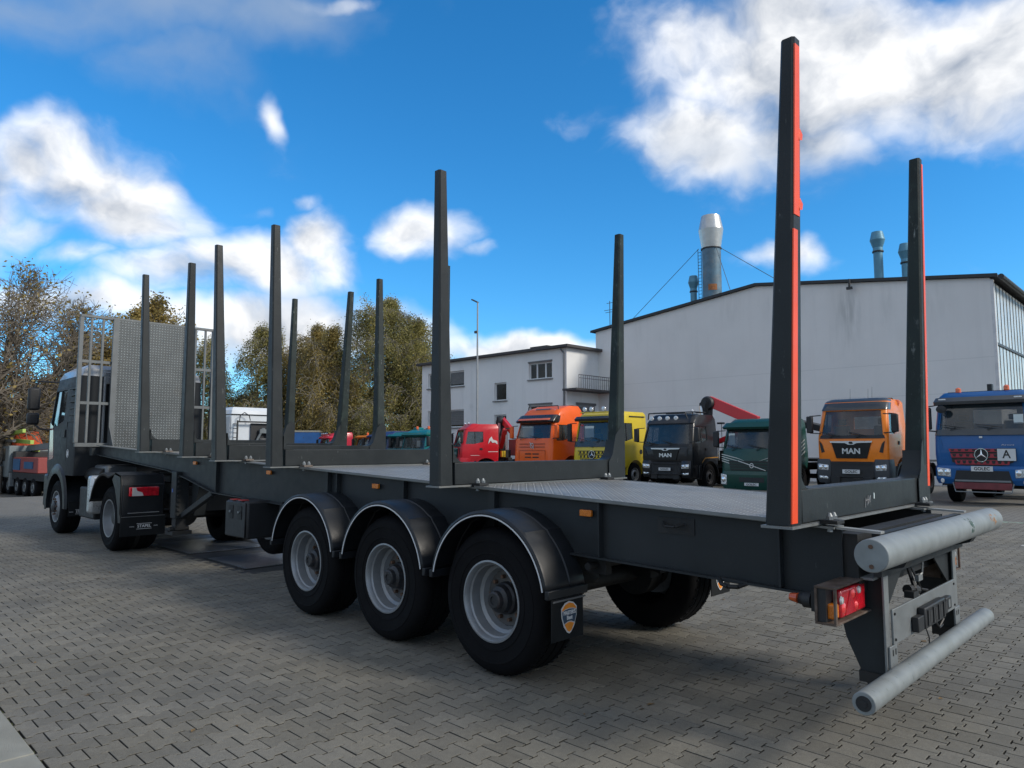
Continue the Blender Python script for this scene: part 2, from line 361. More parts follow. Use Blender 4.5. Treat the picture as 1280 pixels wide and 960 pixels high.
# ------------------------------------------------------------------ ground
LST, PST = .180, .135                       # paver length along Y, course pitch along X
CURBY = 3.694
SLABX0, SLABX1, SLABY0, SLABY1 = 5.55, 10.0, -1.75, .42   # steel plates and their concrete surround
def ground_z(x, y):
    sm = lambda t: (lambda u: u*u*(3-2*u))(min(1, max(0, t)))
    return -1.25*sm((x-22)/24)*sm((y+14)/7)
def build_ground():
    bed = mat('joint_sand', (.030, .028, .023), .95, 0, .3, 20, .3, 150)
    far = mat('far_paving', (.172, .162, .140), .88, 0, .10, .7, .25, 160, dirt=.2, dirtcol=(.16, .155, .14), dscale=.8)
    nt = far.node_tree; N = nt.nodes; L = nt.links; b = N['Principled BSDF']
    geo = N.new('ShaderNodeNewGeometry'); mp = N.new('ShaderNodeMapping'); mp.inputs['Rotation'].default_value = (0, 0, R(90))
    L.new(geo.outputs['Position'], mp.inputs[0])
    br = N.new('ShaderNodeTexBrick'); L.new(mp.outputs[0], br.inputs['Vector']); br.inputs['Scale'].default_value = 1
    br.inputs['Brick Width'].default_value = LST; br.inputs['Row Height'].default_value = PST; br.inputs['Mortar Size'].default_value = .006
    br.inputs['Color1'].default_value = (1, 1, 1, 1); br.inputs['Color2'].default_value = (.86, .86, .86, 1); br.inputs['Mortar'].default_value = (.3, .3, .3, 1)
    src = b.inputs['Base Color'].links[0].from_socket; mx = N.new('ShaderNodeMix'); mx.data_type = 'RGBA'; mx.blend_type = 'MULTIPLY'
    mx.inputs[0].default_value = 1; L.new(src, mx.inputs[6]); L.new(br.outputs['Color'], mx.inputs[7]); L.new(mx.outputs[2], b.inputs['Base Color'])
    X0, X1, Y0 = -4.0, 17.0, -14.0
    def sheet(name, x0, x1, y0, y1, z, m):
        me = MB().add([(x0, y0, z), (x1, y0, z), (x1, y1, z), (x0, y1, z)], [(0, 1, 2, 3)])
        return S(name, me, m)
    root = S('pavement', MB().add([(X0, Y0, -.017), (X1, Y0, -.017), (X1, CURBY, -.017), (X0, CURBY, -.017)], [(0, 1, 2, 3)]), bed)
    # the yard goes on to the horizon
    E_ = 700
    me = MB()
    for (x0, x1, y0, y1) in ((-E_, X0, -E_, CURBY), (X0, X1, -E_, Y0), (-E_, X1, CURBY+1.2, E_), (X1, E_, -E_, -22)):
        me.add([(x0, y0, 0), (x1, y0, 0), (x1, y1, 0), (x0, y1, 0)], [(0, 1, 2, 3)])
    gx = list(np.arange(X1, 60, 1.5))+[70, 100, 200, 400, E_]; gy = list(np.arange(-22, 8, 1.5))+[10, 30, 100, 300, E_]
    me.grid([[(x, y, ground_z(x, y)) for y in gy] for x in gx])
    S('paved_yard', me, far, ang=60, merge=True)
    # one paver outline
    h, a, g = PST/2, .0150, .0040
    prof = [(-.5, 1), (-.30, 1), (-.17, -1), (.17, -1), (.30, 1), (.5, 1)]
    top = [(h+a*s-g, t*LST-(.0034 if t > 0 else -.0034 if t < 0 else 0)*(1 if abs(t) == .5 else 0)) for t, s in prof] + \
          [(-(h+a*s-g), t*LST-(.0034 if t > 0 else -.0034 if t < 0 else 0)*(1 if abs(t) == .5 else 0)) for t, s in reversed(prof)]
    top = np.array(top); n = len(top)
    inn = top*np.array([.972, .979])
    base = np.vstack([np.c_[inn, np.zeros(n)], np.c_[top, np.full(n, -.0018)], np.c_[top, np.full(n, -.019)]])
    faces = [tuple(range(n-1, -1, -1))]
    for k in range(2):
        for i in range(n):
            j = (i+1) % n; faces.append((k*n+j, k*n+i, (k+1)*n+i, (k+1)*n+j))
    faces = [tuple(reversed(f)) for f in faces]
    mi = [0]*(1+n)+[1]*n
    # centres
    xs = np.arange(X0+PST/2, X1, PST); cen = []
    for i, x in enumerate(xs):
        y = CURBY-.004-(LST/2 if i % 2 == 0 else 0)
        while y > Y0+.1:
            if not (SLABX0-.07 < x < SLABX1+.07 and SLABY0-.09 < y < SLABY1+.09): cen.append((x, y))
            y -= LST
    cen = np.array(cen)
    rel = np.c_[cen, np.zeros(len(cen))]-np.array(CAMP); dep = rel@np.array(VF); px = 640+FPX*(rel@np.array(VR))/np.maximum(dep, .01); py = 480-FPX*(rel@np.array(VU))/np.maximum(dep, .01)
    ok = (dep > .8) & (px > -260) & (px < 1560)
    cen, dep, px, py = cen[ok], dep[ok], px[ok], py[ok]
    vis = (px > -10) & (px < 1290) & (py < 975)
    order = np.argsort(np.where(vis, dep, 1e6)); single = set(order[:300].tolist())
    pm = paver_mat('paver_concrete_single', False)
    meshes = []
    for k in range(4):
        me = bpy.data.meshes.new('paver'); me.from_pydata([tuple(v) for v in base], [], faces); me.materials.append(pm); me.materials.append(bed); me.polygons.foreach_set('material_index', mi); meshes.append(me)
    rest = [i for i in range(len(cen)) if i not in single]
    for i in sorted(single):
        o = bpy.data.objects.new('paver', meshes[i % 4]); COL.objects.link(o); o.parent = root
        o.location = (cen[i][0], cen[i][1], random.uniform(-.0015, .0015)); o.rotation_euler = (random.uniform(-.008, .008), random.uniform(-.008, .008), random.uniform(-.006, .006)+(math.pi if random.random() < .5 else 0))
    C = cen[rest]; m = len(C); nv = len(base)
    V = np.tile(base, (m, 1)).reshape(m, nv, 3).copy()
    V[:, :, 0] += C[:, None, 0]; V[:, :, 1] += C[:, None, 1]
    tilt = rng.uniform(-.009, .009, (m, 2)); hz = rng.uniform(-.0015, .0015, m)
    V[:, :, 2] += base[None, :, 0]*tilt[:, :1]+base[None, :, 1]*tilt[:, 1:]+hz[:, None]
    fl = np.concatenate([np.array(f) for f in faces]); ln = np.array([len(f) for f in faces])
    loops = (fl[None, :]+(np.arange(m)*nv)[:, None]).ravel()
    me = bpy.data.meshes.new('pavers'); me.vertices.add(m*nv); me.vertices.foreach_set('co', V.ravel())
    me.loops.add(len(loops)); me.loops.foreach_set('vertex_index', loops)
    tot = np.tile(ln, m); me.polygons.add(len(tot)); me.polygons.foreach_set('loop_start', np.concatenate([[0], np.cumsum(tot)[:-1]])); me.polygons.foreach_set('loop_total', tot)
    me.polygons.foreach_set('use_smooth', [False]*len(tot)); me.update(calc_edges=True)
    at = me.attributes.new('tone', 'FLOAT', 'FACE'); at.data.foreach_set('value', np.repeat(rng.random(m), len(faces)).astype(np.float32))
    me.materials.append(paver_mat('paver_concrete_field', True)); me.materials.append(bed); me.polygons.foreach_set('material_index', mi*m)
    o = bpy.data.objects.new('paver_field', me); COL.objects.link(o); o.parent = root; o['kind'] = 'stuff'
    # concrete kerb slabs beside the paving
    cm = mat('kerb_concrete', (.25, .245, .21), .85, 0, .14, 5, .5, 180, dirt=.35, dirtcol=(.21, .21, .17), dscale=3)
    ks = S('kerb_strip', MB().box(-6, 17, CURBY+.004, CURBY+1.2, -.05, -.02), bed)
    k = 0; x = -5.9
    while x < 16.5:
        if x > -3.2 or True:
            P('kerb_slab', MB().box(x, x+.993, CURBY+.010, CURBY+1.19, -.03, .009+(k % 3)*.002), cm, ks, bevel=.006)
        x += 1.0; k += 1
    gm = mat('moss_joint', (.045, .055, .02), .95, 0, .4, 30, .5, 200)
    v = MB()
    for i in range(120):
        x = random.uniform(.2, 4.5); v.tube((x, CURBY+random.uniform(0, .012), -.008), (x+random.uniform(-.01, .01), CURBY+.006, .006), random.uniform(.003, .008), .001, 5)
    P('joint_moss', v, gm, ks)['kind'] = 'stuff'
    # fallen leaves and bits of grass in the joints
    lv = mat('dead_leaf', (.16, .10, .04), .8, 0, .5, 40); v = MB()
    for i in range(170):
        x = random.uniform(-2.5, 13); y = random.uniform(-9, 3.4)
        if SLABX0 < x < SLABX1 and SLABY0 < y < SLABY1: continue
        a = random.uniform(0, 6.28); l = random.uniform(.012, .035); c_, s_ = math.cos(a)*l, math.sin(a)*l; w = random.uniform(.3, .6)
        v.add([(x-c_, y-s_, .003), (x-s_*w, y+c_*w, .006+random.random()*.008), (x+c_, y+s_, .004), (x+s_*w, y-c_*w, .005)], [(0, 1, 2, 3)])
    P('fallen_leaves', v, lv, root, fix=False, split=False)['kind'] = 'stuff'
    # inspection pit: concrete surround with two steel plates
    dk = mat('dark_wet_concrete', (.045, .048, .050), .55, 0, .3, 3, .3, 100, dirt=.4, dirtcol=(.035, .037, .038))
    r2 = S('plate_surround', MB().box(SLABX0-.12, SLABX1+.12, SLABY0-.15, SLABY1+.15, -.06, -.0045), dk)
    pl = mat('steel_cover_plate', (.20, .225, .26), .36, .4, .2, 4, 0)
    tread(pl, .045, .7)
    for (x0, x1, y0, y1) in ((5.85, 7.1, -.85, .36), (7.75, 9.35, -.85, .36)):
        c = T('steel_cover_plate', 'ribbed steel ground plate nearest the trailer wheels' if x0 < 7 else 'ribbed steel ground plate right behind the tractor wheels', 'cover plate', ((x0+x1)/2, (y0+y1)/2, 0), group='steel plates set into the paving')
        hx, hy = (x1-x0)/2, (y1-y0)/2
        P('plate', MB().box(-hx, hx, -hy, hy, -.002, .012), pl, c, bevel=.003)
        P('frame', MB().box(-hx-.04, -hx-.005, -hy-.04, hy+.04, -.002, .008).box(hx+.005, hx+.04, -hy-.04, hy+.04, -.002, .008).box(-hx-.005, hx+.005, -hy-.04, -hy-.005, -.002, .008).box(-hx-.005, hx+.005, hy+.005, hy+.04, -.002, .008), DARKSTEEL, c)
    # pale drain strip far right
    wm = mat('pale_channel_stone', (.34, .33, .30), .85, 0, .1, 8)
    ds = S('drain_channel', MB().box(-9, -1.0, -9.72, -9.5, -.03, .004), bed)
    for i in range(50): P('channel_block', MB().box(-9+i*.16, -8.85+i*.16, -9.71, -9.51, -.02, .007), wm, ds, bevel=.005)

def tread(m, cell, strength, tint=True):
    """diagonal dash tread pattern in relief"""
    nt = m.node_tree; N = nt.nodes; L = nt.links; b = N['Principled BSDF']
    tc = N.new('ShaderNodeTexCoord'); mp = N.new('ShaderNodeMapping'); L.new(tc.outputs['Object'], mp.inputs[0])
    mp.inputs['Scale'].default_value = (1/cell, 1/cell, 1/cell)
    def MM(op, a, bb=None):
        n = N.new('ShaderNodeMath'); n.operation = op
        for i, v in enumerate((a, bb)):
            if v is None: continue
            if isinstance(v, (int, float)): n.inputs[i].default_value = v
            else: L.new(v, n.inputs[i])
        return n.outputs[0]
    sp = N.new('ShaderNodeSeparateXYZ'); L.new(mp.outputs[0], sp.inputs[0])
    # use the two axes with the larger extent by adding z to x
    x = MM('ADD', sp.outputs[0], sp.outputs[2]); y = sp.outputs[1]
    fx = MM('SUBTRACT', MM('FRACT', x), .5); fy = MM('SUBTRACT', MM('FRACT', y), .5)
    par = MM('MODULO', MM('ABSOLUTE', MM('ADD', MM('FLOOR', x), MM('FLOOR', y))), 2.0); sg = MM('SUBTRACT', MM('MULTIPLY', par, 2.0), 1.0)
    u = MM('ADD', fx, MM('MULTIPLY', fy, sg)); v = MM('SUBTRACT', MM('MULTIPLY', fx, sg), fy)
    d = MM('ADD', MM('POWER', MM('MULTIPLY', u, 1.5), 2.0), MM('POWER', MM('MULTIPLY', v, 4.5), 2.0))
    hgt = N.new('ShaderNodeMapRange'); L.new(d, hgt.inputs[0]); hgt.inputs[1].default_value = .35; hgt.inputs[2].default_value = 1.1; hgt.inputs[3].default_value = 1; hgt.inputs[4].default_value = 0
    bp = N.new('ShaderNodeBump'); bp.inputs['Strength'].default_value = strength; bp.inputs['Distance'].default_value = .012
    L.new(hgt.outputs[0], bp.inputs['Height']); L.new(bp.outputs[0], b.inputs['Normal'])
    if tint:
        src = b.inputs['Base Color'].links[0].from_socket; mx = N.new('ShaderNodeMix'); mx.data_type = 'RGBA'; mx.blend_type = 'MULTIPLY'
        n2 = N.new('ShaderNodeMapRange'); L.new(hgt.outputs[0], n2.inputs[0]); n2.inputs[3].default_value = .42; n2.inputs[4].default_value = 1.35
        cb = N.new('ShaderNodeCombineColor'); [L.new(n2.outputs[0], cb.inputs[i]) for i in range(3)]
        mx.inputs[0].default_value = 1; L.new(src, mx.inputs[6]); L.new(cb.outputs[0], mx.inputs[7]); L.new(mx.outputs[2], b.inputs['Base Color'])
build_ground()

# ------------------------------------------------------------------ wheels
def wheel(parent, x, y, z, R0=.515, wid=.38, side=1, seg=48, rim='deep', rr=.285, axis='y', detail=True, label=None, rimmat=None):
    """one tyre with its rim; outer face towards +side along the axis, at coordinate y"""
    c = (x, y, z); s = side
    if axis == 'x': s = side
    def lt(prof): return [(r, t*s) for r, t in prof]
    w = wid
    tp = [(rr, -.004), (rr+.012, .000), (rr+.05, .006), (rr+.052, .010), (rr+.060, .010), (rr+.062, .007), (R0-.10, .012), (R0-.098, .015), (R0-.090, .015), (R0-.088, .011), (R0-.055, .004), (R0-.022, -.018), (R0-.006, -.045), (R0, -.07)]
    for g in (.28, .5, .72):
        if detail: tp += [(R0, -w*g+.008), (R0-.012, -w*g+.006), (R0-.012, -w*g-.006), (R0, -w*g-.008)]
    tp += [(R0, -w+.07), (R0-.006, -w+.045), (R0-.03, -w+.012), (R0-.07, -w), (rr+.03, -w), (rr, -w+.03), (rr, -.004)]
    t = P('tyre', MB().lathe(lt(tp), c, axis, seg), TYRE, parent, label, ang=40)
    if detail and R0 > .4:      # shoulder sipes
        mb = MB()
        for i in range(seg):
            a = 2*math.pi*(i+.5)/seg
            for (t0, t1) in ((-.055, -.10), (-w+.10, -w+.055)):
                ca, sa = math.cos(a), math.sin(a)
                p0 = Vector((x+(R0-.004)*ca, y+t0*s, z+(R0-.004)*sa)); p1 = Vector((x+(R0-.001)*ca, y+t1*s, z+(R0-.001)*sa))
                mb.beam(p0, p1, .012, .012, (ca, 0, sa))
        P('tread_block', mb, TYRE, t)['kind'] = 'stuff'
    if rim == 'deep':
        rp = [(rr+.004, -.012), (rr+.008, .006), (rr-.004, .008), (rr-.014, -.004), (rr-.020, -.035), (rr-.030, -.045), (rr-.036, -.12), (rr-.060, -.135), (rr-.070, -.165), (rr-.085, -.185), (.155, -.172), (.155, -.20), (rr-.05, -.21)]
    elif rim == 'front':   # disc bulges outwards
        rp = [(rr+.004, -.012), (rr+.008, .006), (rr-.012, .004), (rr-.022, -.05), (rr-.05, -.06), (rr-.07, -.02), (.17, .015), (.12, .018), (.12, -.05)]
    else:                   # dual rear: shallow cone far in
        rp = [(rr+.004, -.012), (rr+.008, .006), (rr-.010, .004), (rr-.022, -.06), (rr-.035, -.12), (rr-.06, -.16), (.16, -.165), (.12, -.16), (.12, -.2)]
    r = P('rim', MB().lathe(lt(rp), c, axis, seg if detail else 20), rimmat or RIM, parent, ang=30)
    if detail and rim != 'front':
        dz = -.1695 if rim == 'deep' else -.1585
        P('rim_disc', MB().lathe(lt([(.10, dz), (.196, dz), (.196, dz-.004), (.10, dz-.004)]), c, axis, 32), RIMDARK, r)
    if detail:
        dep = {'deep': -.172, 'front': .012, 'dual': -.160}[rim]
        hub = MB(); hp = {'deep': [(.118, -.178), (.114, -.13), (.100, -.118), (.094, -.075), (.066, -.062), (.062, -.030), (.050, -.022), (.030, -.022), (.028, -.030), (.0, -.030)],
               'front': [(.12, -.02), (.105, .05), (.06, .07), (0, .072)], 'dual': [(.13, -.17), (.12, -.10), (.09, -.06), (.0, -.055)]}[rim]
        hub.lathe(lt(hp), c, axis, 28); P('hub', hub, HUB, r, ang=25)
        nb = MB(); hb = MB()
        for i in range(10):
            a = 2*math.pi*i/10+.1; rad = .152 if rim == 'deep' else .145
            d1 = Vector((math.cos(a), 0, math.sin(a))) if axis == 'y' else Vector((0, math.cos(a), math.sin(a)))
            dd = Vector((0, s, 0)) if axis == 'y' else Vector((s, 0, 0))
            p = Vector(c)+d1*rad+dd*(dep-.004); nb.tube(p, p+dd*.036, .017, .014, 6)
            if rim != 'front':
                d2 = Vector((math.cos(a+.31), 0, math.sin(a+.31))) if axis == 'y' else Vector((0, math.cos(a+.31), math.sin(a+.31)))
                q = Vector(c)+d2*.2+dd*(dep-.006); hb.tube(q, q+dd*.004, .014, n=8)
        P('wheel_nut', nb, NUT, r); 
        if hb.v: P('hand_hole', hb, BLACKPL, r)
    return t

# ------------------------------------------------------------------ the timber trailer
def zt(x): return 1.267+.0358*x
def build_trailer():
    root = T('timber_trailer', 'empty anthracite timber semi-trailer with tall stakes, three axles and galvanised rear tubes', 'trailer')
    # two main beams with flanges, neck over the tractor
    for s in (1, -1):
        yo, yi = .82*s, .805*s
        bot = [(-1.98, .832), (4.0, .985), (5.8, 1.035), (6.7, 1.19), (7.4, 1.285), (10.85, 1.49)]
        pts = [(x, z) for x, z in bot]+[(10.85, zt(10.85)-.012), (-1.98, zt(-1.98)-.012)]
        bm_ = P('main_beam', MB().prism(pts, 'y', yi, yo), STEEL, root)
        fl = MB()
        for (xa, za), (xb, zb) in zip(bot, bot[1:]):
            fl.hexa([(xa, .745*s, za-.012), (xa, .875*s, za-.012), (xa, .875*s, za), (xa, .745*s, za)], [(xb, .745*s, zb-.012), (xb, .875*s, zb-.012), (xb, .875*s, zb), (xb, .745*s, zb)])
        P('bottom_flange', fl, STEEL, bm_)
        xa, xb = -1.96, 10.85; ztt = lambda x: zt(x)-.006
        tf = MB().hexa([(xa, .73*s, ztt(xa)-.012), (xa, .87*s, ztt(xa)-.012), (xa, .87*s, ztt(xa)), (xa, .73*s, ztt(xa))], [(xb, .73*s, ztt(xb)-.012), (xb, .87*s, ztt(xb)-.012), (xb, .87*s, ztt(xb)), (xb, .73*s, ztt(xb))])
        P('top_flange', tf, GALV if False else mat('flange_edge', (.17, .18, .18), .5, .2, .2, 5, .1, 60, dirt=.3, scratch=.5), bm_)
        P('end_strip', MB().hexa([(-2.18, .795*s, ztt(-2.18)-.012), (-2.18, .85*s, ztt(-2.18)-.012), (-2.18, .85*s, ztt(-2.18)), (-2.18, .795*s, ztt(-2.18))], [(-1.965, .795*s, ztt(-1.965)-.012), (-1.965, .85*s, ztt(-1.965)-.012), (-1.965, .85*s, ztt(-1.965)), (-1.965, .795*s, ztt(-1.965))]), mat('end_strip_worn', (.30, .31, .30), .5, .2, .2, 5, .1, 60, dirt=.3), bm_)
        st = MB()
        for x in (-1.66, -.42, 1.75, 2.85, 5.72):
            z0 = np.interp(x, [b[0] for b in bot], [b[1] for b in bot])
            st.box(x-.006, x+.006, min(.822*s, .868*s), max(.822*s, .868*s), z0+.002, zt(x)-.02)
        for x in (.62, 3.05):
            z0 = np.interp(x, [b[0] for b in bot], [b[1] for b in bot]); st.box(x-.035, x+.035, min(.822*s, .868*s), max(.822*s, .868*s), z0+.002, zt(x)-.02)
        P('web_stiffener', st, STEEL, bm_)
        if s == 1:
            for x in (-.30, 2.2, 4.32, 6.45):
                z = zt(x)-.10
                P('side_marker_lamp', MB().box(x-.05, x+.05, .835, .858, z-.022, z+.022), AMBER, root, bevel=.004)
            P('recess_handle', MB().box(-1.12, -.86, .822, .826, 1.07, 1.17), DARKSTEEL, bm_)
            P('lashing_ring', MB().path([(-1.06, .84, 1.135), (-1.02, .885, 1.12), (-.95, .885, 1.12), (-.91, .84, 1.14)], .008), DARKSTEEL, bm_)
            P('shackle', MB().path([(-1.30, .86, .845), (-1.33, .90, .825), (-1.38, .92, .818), (-1.43, .90, .820), (-1.46, .86, .835)], .013).tube((-1.47, .86, .838), (-1.29, .86, .845), .012), DARKSTEEL, root)
    # cross members
    cr = MB()
    for x in (-2.0, -1.2, .3, 1.5, 2.8, 4.2, 5.6, 7.0, 8.6, 10.2):
        h = .30 if x < 6 else .12
        cr.box(x-.05, x+.05, -.80, .80, zt(x)-.04-h, zt(x)-.04)
    P('cross_member', cr, DARKSTEEL, root)
    P('rear_wall', MB().box(-2.16, -2.12, -.80, .80, .95, 1.165), STEEL, root)
    # deck plates between the bunks
    dm = mat('deck_tread_plate', (.42, .415, .39), .45, .15, .12, 3, 0, dirt=.30, dirtcol=(.24, .17, .11), dscale=2.2); tread(dm, .045, 1.0)
    def dplate(x0, x1, nm='deck_plate'):
        z0, z1 = zt(x0)+.004, zt(x1)+.004
        o = P(nm, MB().hexa([(x0, -.87, z0-.008), (x0, .87, z0-.008), (x0, .87, z0), (x0, -.87, z0)], [(x1, -.87, z1-.008), (x1, .87, z1-.008), (x1, .87, z1), (x1, -.87, z1)]), dm, root)
        e = MB()
        for s in (1, -1): e.hexa([(x0, .872*s, z0-.016), (x0, .885*s, z0-.016), (x0, .885*s, z0+.004), (x0, .872*s, z0+.004)], [(x1, .872*s, z1-.016), (x1, .885*s, z1-.016), (x1, .885*s, z1+.004), (x1, .872*s, z1+.004)])
        P('edge_strip', e, mat('flange_edge', (.2, .2, .2)), o)
    dplate(-1.72, .80); dplate(1.03, 3.55); dplate(6.3, 7.6)
    # bunks: cross beam, two stakes, gussets, clamps
    shifts = {0: (-.15, 3.70), 1: (-.04, 3.80), 2: (.0, 3.98), 3: (.08, 4.06), 4: (-.10, 3.99), 5: (.04, 4.14)}
    for k, x in enumerate((-1.81, .91, 3.64, 5.02, 6.02, 7.62)):
        zb = zt(x)+.012; hw = .068; H = .175
        dark = STAKE
        b = P('stake_bunk', MB().box(x-hw+.008, x+hw-.008, -1.04, 1.04, zb, zb+H), STAKE, root, bevel=.006)
        P('base_flange', MB().box(x-hw-.014, x+hw+.014, -1.215, 1.215, zb-.016, zb-.003), mat('flange_edge', (.2, .2, .2)), b)
        dx, ztop = shifts[k]
        for s in (1, -1):
            tx, ty = .036, .036
            ztop = shifts[k][1]+(.09 if s < 0 and k == 0 else 0); dx = shifts[k][0]+(.06 if s < 0 and k in (0, 3) else 0)
            y1, y0 = 1.2, 1.06
            ytop1, ytop0 = 1.235, 1.155
            lo = [(x-hw, y0*s, zb), (x+hw, y0*s, zb), (x+hw, y1*s, zb), (x-hw, y1*s, zb)]
            hi = [(x+dx-tx, ytop0*s, ztop), (x+dx+tx, ytop0*s, ztop), (x+dx+tx, ytop1*s, ztop), (x+dx-tx, ytop1*s, ztop)]
            # octagonal bent-plate section: corners chamfered
            def ring(q, c):
                out = []
                for i in range(4):
                    p = Vector(q[i]); a = Vector(q[i-1]); d = Vector(q[(i+1) % 4])
                    out.append(p+(a-p).normalized()*c); out.append(p+(d-p).normalized()*c)
                return out
            P('stake', MB().loft([ring(lo, .012), ring([tuple(Vector(a).lerp(Vector(c_), .5)) for a, c_ in zip(lo, hi)], .012), ring(hi, .012)]), STAKE if s == 1 else STAKE_IN, b)
            # curved gusset between beam and stake
            gr_ = .11 if s == 1 else .15; g = [(y0*s, zb+H)]
            for a in range(0, 91, 15): g.append(((y0-gr_+gr_*math.sin(R(a)))*s, zb+H+gr_*1.3-gr_*1.3*math.cos(R(a))))
            P('gusset', MB().prism([(y0*s+.003*s, zb+H)]+g[1:]+[(y0*s+.003*s, zb+H+gr_*1.3)], 'x', x-hw+.006, x+hw-.006), STAKE, b)
            pl = [(y0-.01, zb+.0), (y1-.005, zb), (y1-.002, zb+.45), ((y0+y1)/2, zb+.50), (y0-.012, zb+.42), (y0-.07, zb+H+.05), (y0-.13, zb+H-.02), (y0-.13, zb)]
            if s == -1: P('reinforcing_plate', MB().prism([(p[0]*s, p[1]) for p in pl], 'x', x-hw-.006, x-hw-.0005), STAKE, b)
            cp = MB(); bt = MB()
            yc = .83*s
            cp.box(x-hw-.105, x-hw-.012, yc-.05, yc+.05, zb-.010, zb+.010).box(x+hw+.012, x+hw+.09, yc-.05, yc+.05, zb-.010, zb+.010)
            for o_ in (-.028, .028):
                bt.tube((x-hw-.058, yc+o_, zb+.012), (x-hw-.058, yc+o_, zb+.030), .019, .019, 6).tube((x-hw-.058, yc+o_, zb+.030), (x-hw-.058, yc+o_, zb+.048), .017, .008, 8)
                bt.tube((x-hw-.058, yc+o_, zb-.05), (x-hw-.058, yc+o_, zb-.03), .016, .012, 6)
            P('clamp_plate', cp, DARKSTEEL if k in (0, 1) else mat('clamp_rusty', (.16, .13, .11), .7, .2, .4, 20), b, bevel=.003); P('clamp_bolt', bt, GALV, b)
            if k in (0,):
                zs = 0.0
                def rp(t0, t1, f0=.05, f1=.52):
                    q = []
                    for t in (t0, t1):
                        a = Vector(lo[3]).lerp(Vector(hi[3]), t); c2 = Vector(lo[0]).lerp(Vector(hi[0]), t); q.append((a, c2))
                    m = MB(); (a0, b0), (a1, b1) = q; off = Vector((-.0035, 0, 0)); off2 = Vector((.004, 0, 0))
                    lerp = lambda A, B, f: A.lerp(B, f)
                    m.hexa([lerp(a0, b0, f0)+off, lerp(a0, b0, f1)+off, lerp(a0, b0, f1)+off2, lerp(a0, b0, f0)+off2], [lerp(a1, b1, f0)+off, lerp(a1, b1, f1)+off, lerp(a1, b1, f1)+off2, lerp(a1, b1, f0)+off2]); return m
                if s == 1:
                    P('red_marking_strip', rp(.004, .60), REDREF, b); P('red_marking_strip', rp(.630, .985, .10, .75), REDREF, b)
                    # torn edge
                    tr = MB()
                    for (t, wd) in ((.80, .012), (.655, .012)):
                        a = Vector(lo[0]).lerp(Vector(hi[0]), t); tr.hexa([a+Vector((-.005, -.004, -.02)), a+Vector((-.005, .03, -.03)), a+Vector((-.001, .03, .02)), a+Vector((-.001, -.012, .0))], [a+Vector((-.007, -.008, .01)), a+Vector((-.007, .02, .03)), a+Vector((-.002, .02, .04)), a+Vector((-.002, -.006, .02))])
                    P('torn_strip_edge', tr, REDREF, b)
                else: P('red_marking_strip', rp(.004, .985, .03, .42), REDREF, b)
    # chalk marks and sticker on the last bunk
    x = -1.81-.068-.0035; zb = zt(-1.81)+.012
    mk = MB()
    for (ya, za, yb_, zb_) in ((-.055, .095, -.02, .05), (-.02, .10, -.005, .04), (-.03, .075, .03, .07), (-.06, .10, -.05, .055), (.02, .085, .035, .03)):
        mk.beam((x+.008, .1+ya, zb+za), (x+.008, .1+yb_, zb+zb_), .004, .003, (1, 0, 0))
    P('chalk_mark', mk, GREYINK, root)
    P('sticker', MB().box(x+.006, x+.0115, -.03, -.018, zb+.075, zb+.11), PAPER, root)
    # rear tubes
    def rtube(x, z, r, L_):
        t = P('bumper_tube', MB().tube((x, -L_, z), (x, L_, z), r, n=40), TUBE, root, bevel=.004)
        return t
    t1 = rtube(-2.245, 1.108, .076, 1.2)
    P('end_bolt', MB().tube((-2.245, 1.199, 1.15), (-2.245, 1.206, 1.15), .010, n=8).tube((-2.245, 1.199, 1.06), (-2.245, 1.206, 1.06), .010, n=8), NUT, t1)
    P('rust_patch', MB().loft([[(-2.245-.0765*math.cos(a), -.93+.055*math.cos(b)*1, 1.108+.0765*math.sin(a)) for b in [0]] for a in [0]]) if False else patch(-2.245, -.93, 1.108, .0768, .07, .45, .75), mat('rust_patch', (.30, .17, .09), .8, 0, .5, 40), t1)
    P('paint_mark', patch(-2.245, -.36, 1.108, .0768, .055, .42, .8), mat('green_paint_mark', (.03, .07, .055), .7, 0, .5, 30), t1)
    t2 = rtube(-2.185, .442, .052, 1.2)
    P('end_plug', MB().tube((-2.185, 1.195, .442), (-2.185, 1.204, .442), .034, n=24).tube((-2.185, 1.196, .442), (-2.185, 1.208, .442), .016, n=16), DARKSTEEL, t2)
    # bracket webs, posts
    for s in (1, -1):
        y = .67*s
        P('bracket_web', MB().prism([(-1.86, .93), (-2.135, .93), (-2.125, .40), (-2.03, .37), (-1.93, .60)], 'y', y-.006, y+.006), STEEL, root)
        P('bracket_flange', MB().prism([(-2.125, 1.02), (-2.137, 1.02), (-2.137, .40), (-2.125, .40)], 'y', y-.035, y+.035), GALV, root, bevel=.003)
        P('gusset_wing', MB().prism([(y-.008*s, 1.0), (y-.40*s, 1.0), (y-.36*s, .93), (y-.008*s, .70)], 'x', -2.11, -2.10), STEEL, root)
        P('tube_saddle', MB().prism([(-2.10, .96), (-2.24, 1.00), (-2.26, 1.035), (-2.10, 1.05)], 'y', y-.05*s, y+.05*s), STEEL, root)
        P('angle_bracket', MB().box(-2.150, -2.138, min(y-.09*s, y+.02*s), max(y-.09*s, y+.02*s), .46, .585).box(-2.21, -2.150, min(y-.09*s, y+.02*s), max(y-.09*s, y+.02*s), .455, .467), GALV, root, bevel=.003)
        P('slot_hole', MB().box(-2.152, -2.1495, y-.062*s-.006, y-.062*s+.006, .535, .565).box(-2.152, -2.1495, y-.02*s-.006, y-.02*s+.006, .535, .565), DARKSTEEL, root)
        P('lower_bracket', MB().box(-2.13, -1.99, y-.015, y+.015, .385, .44), DARKSTEEL, root)
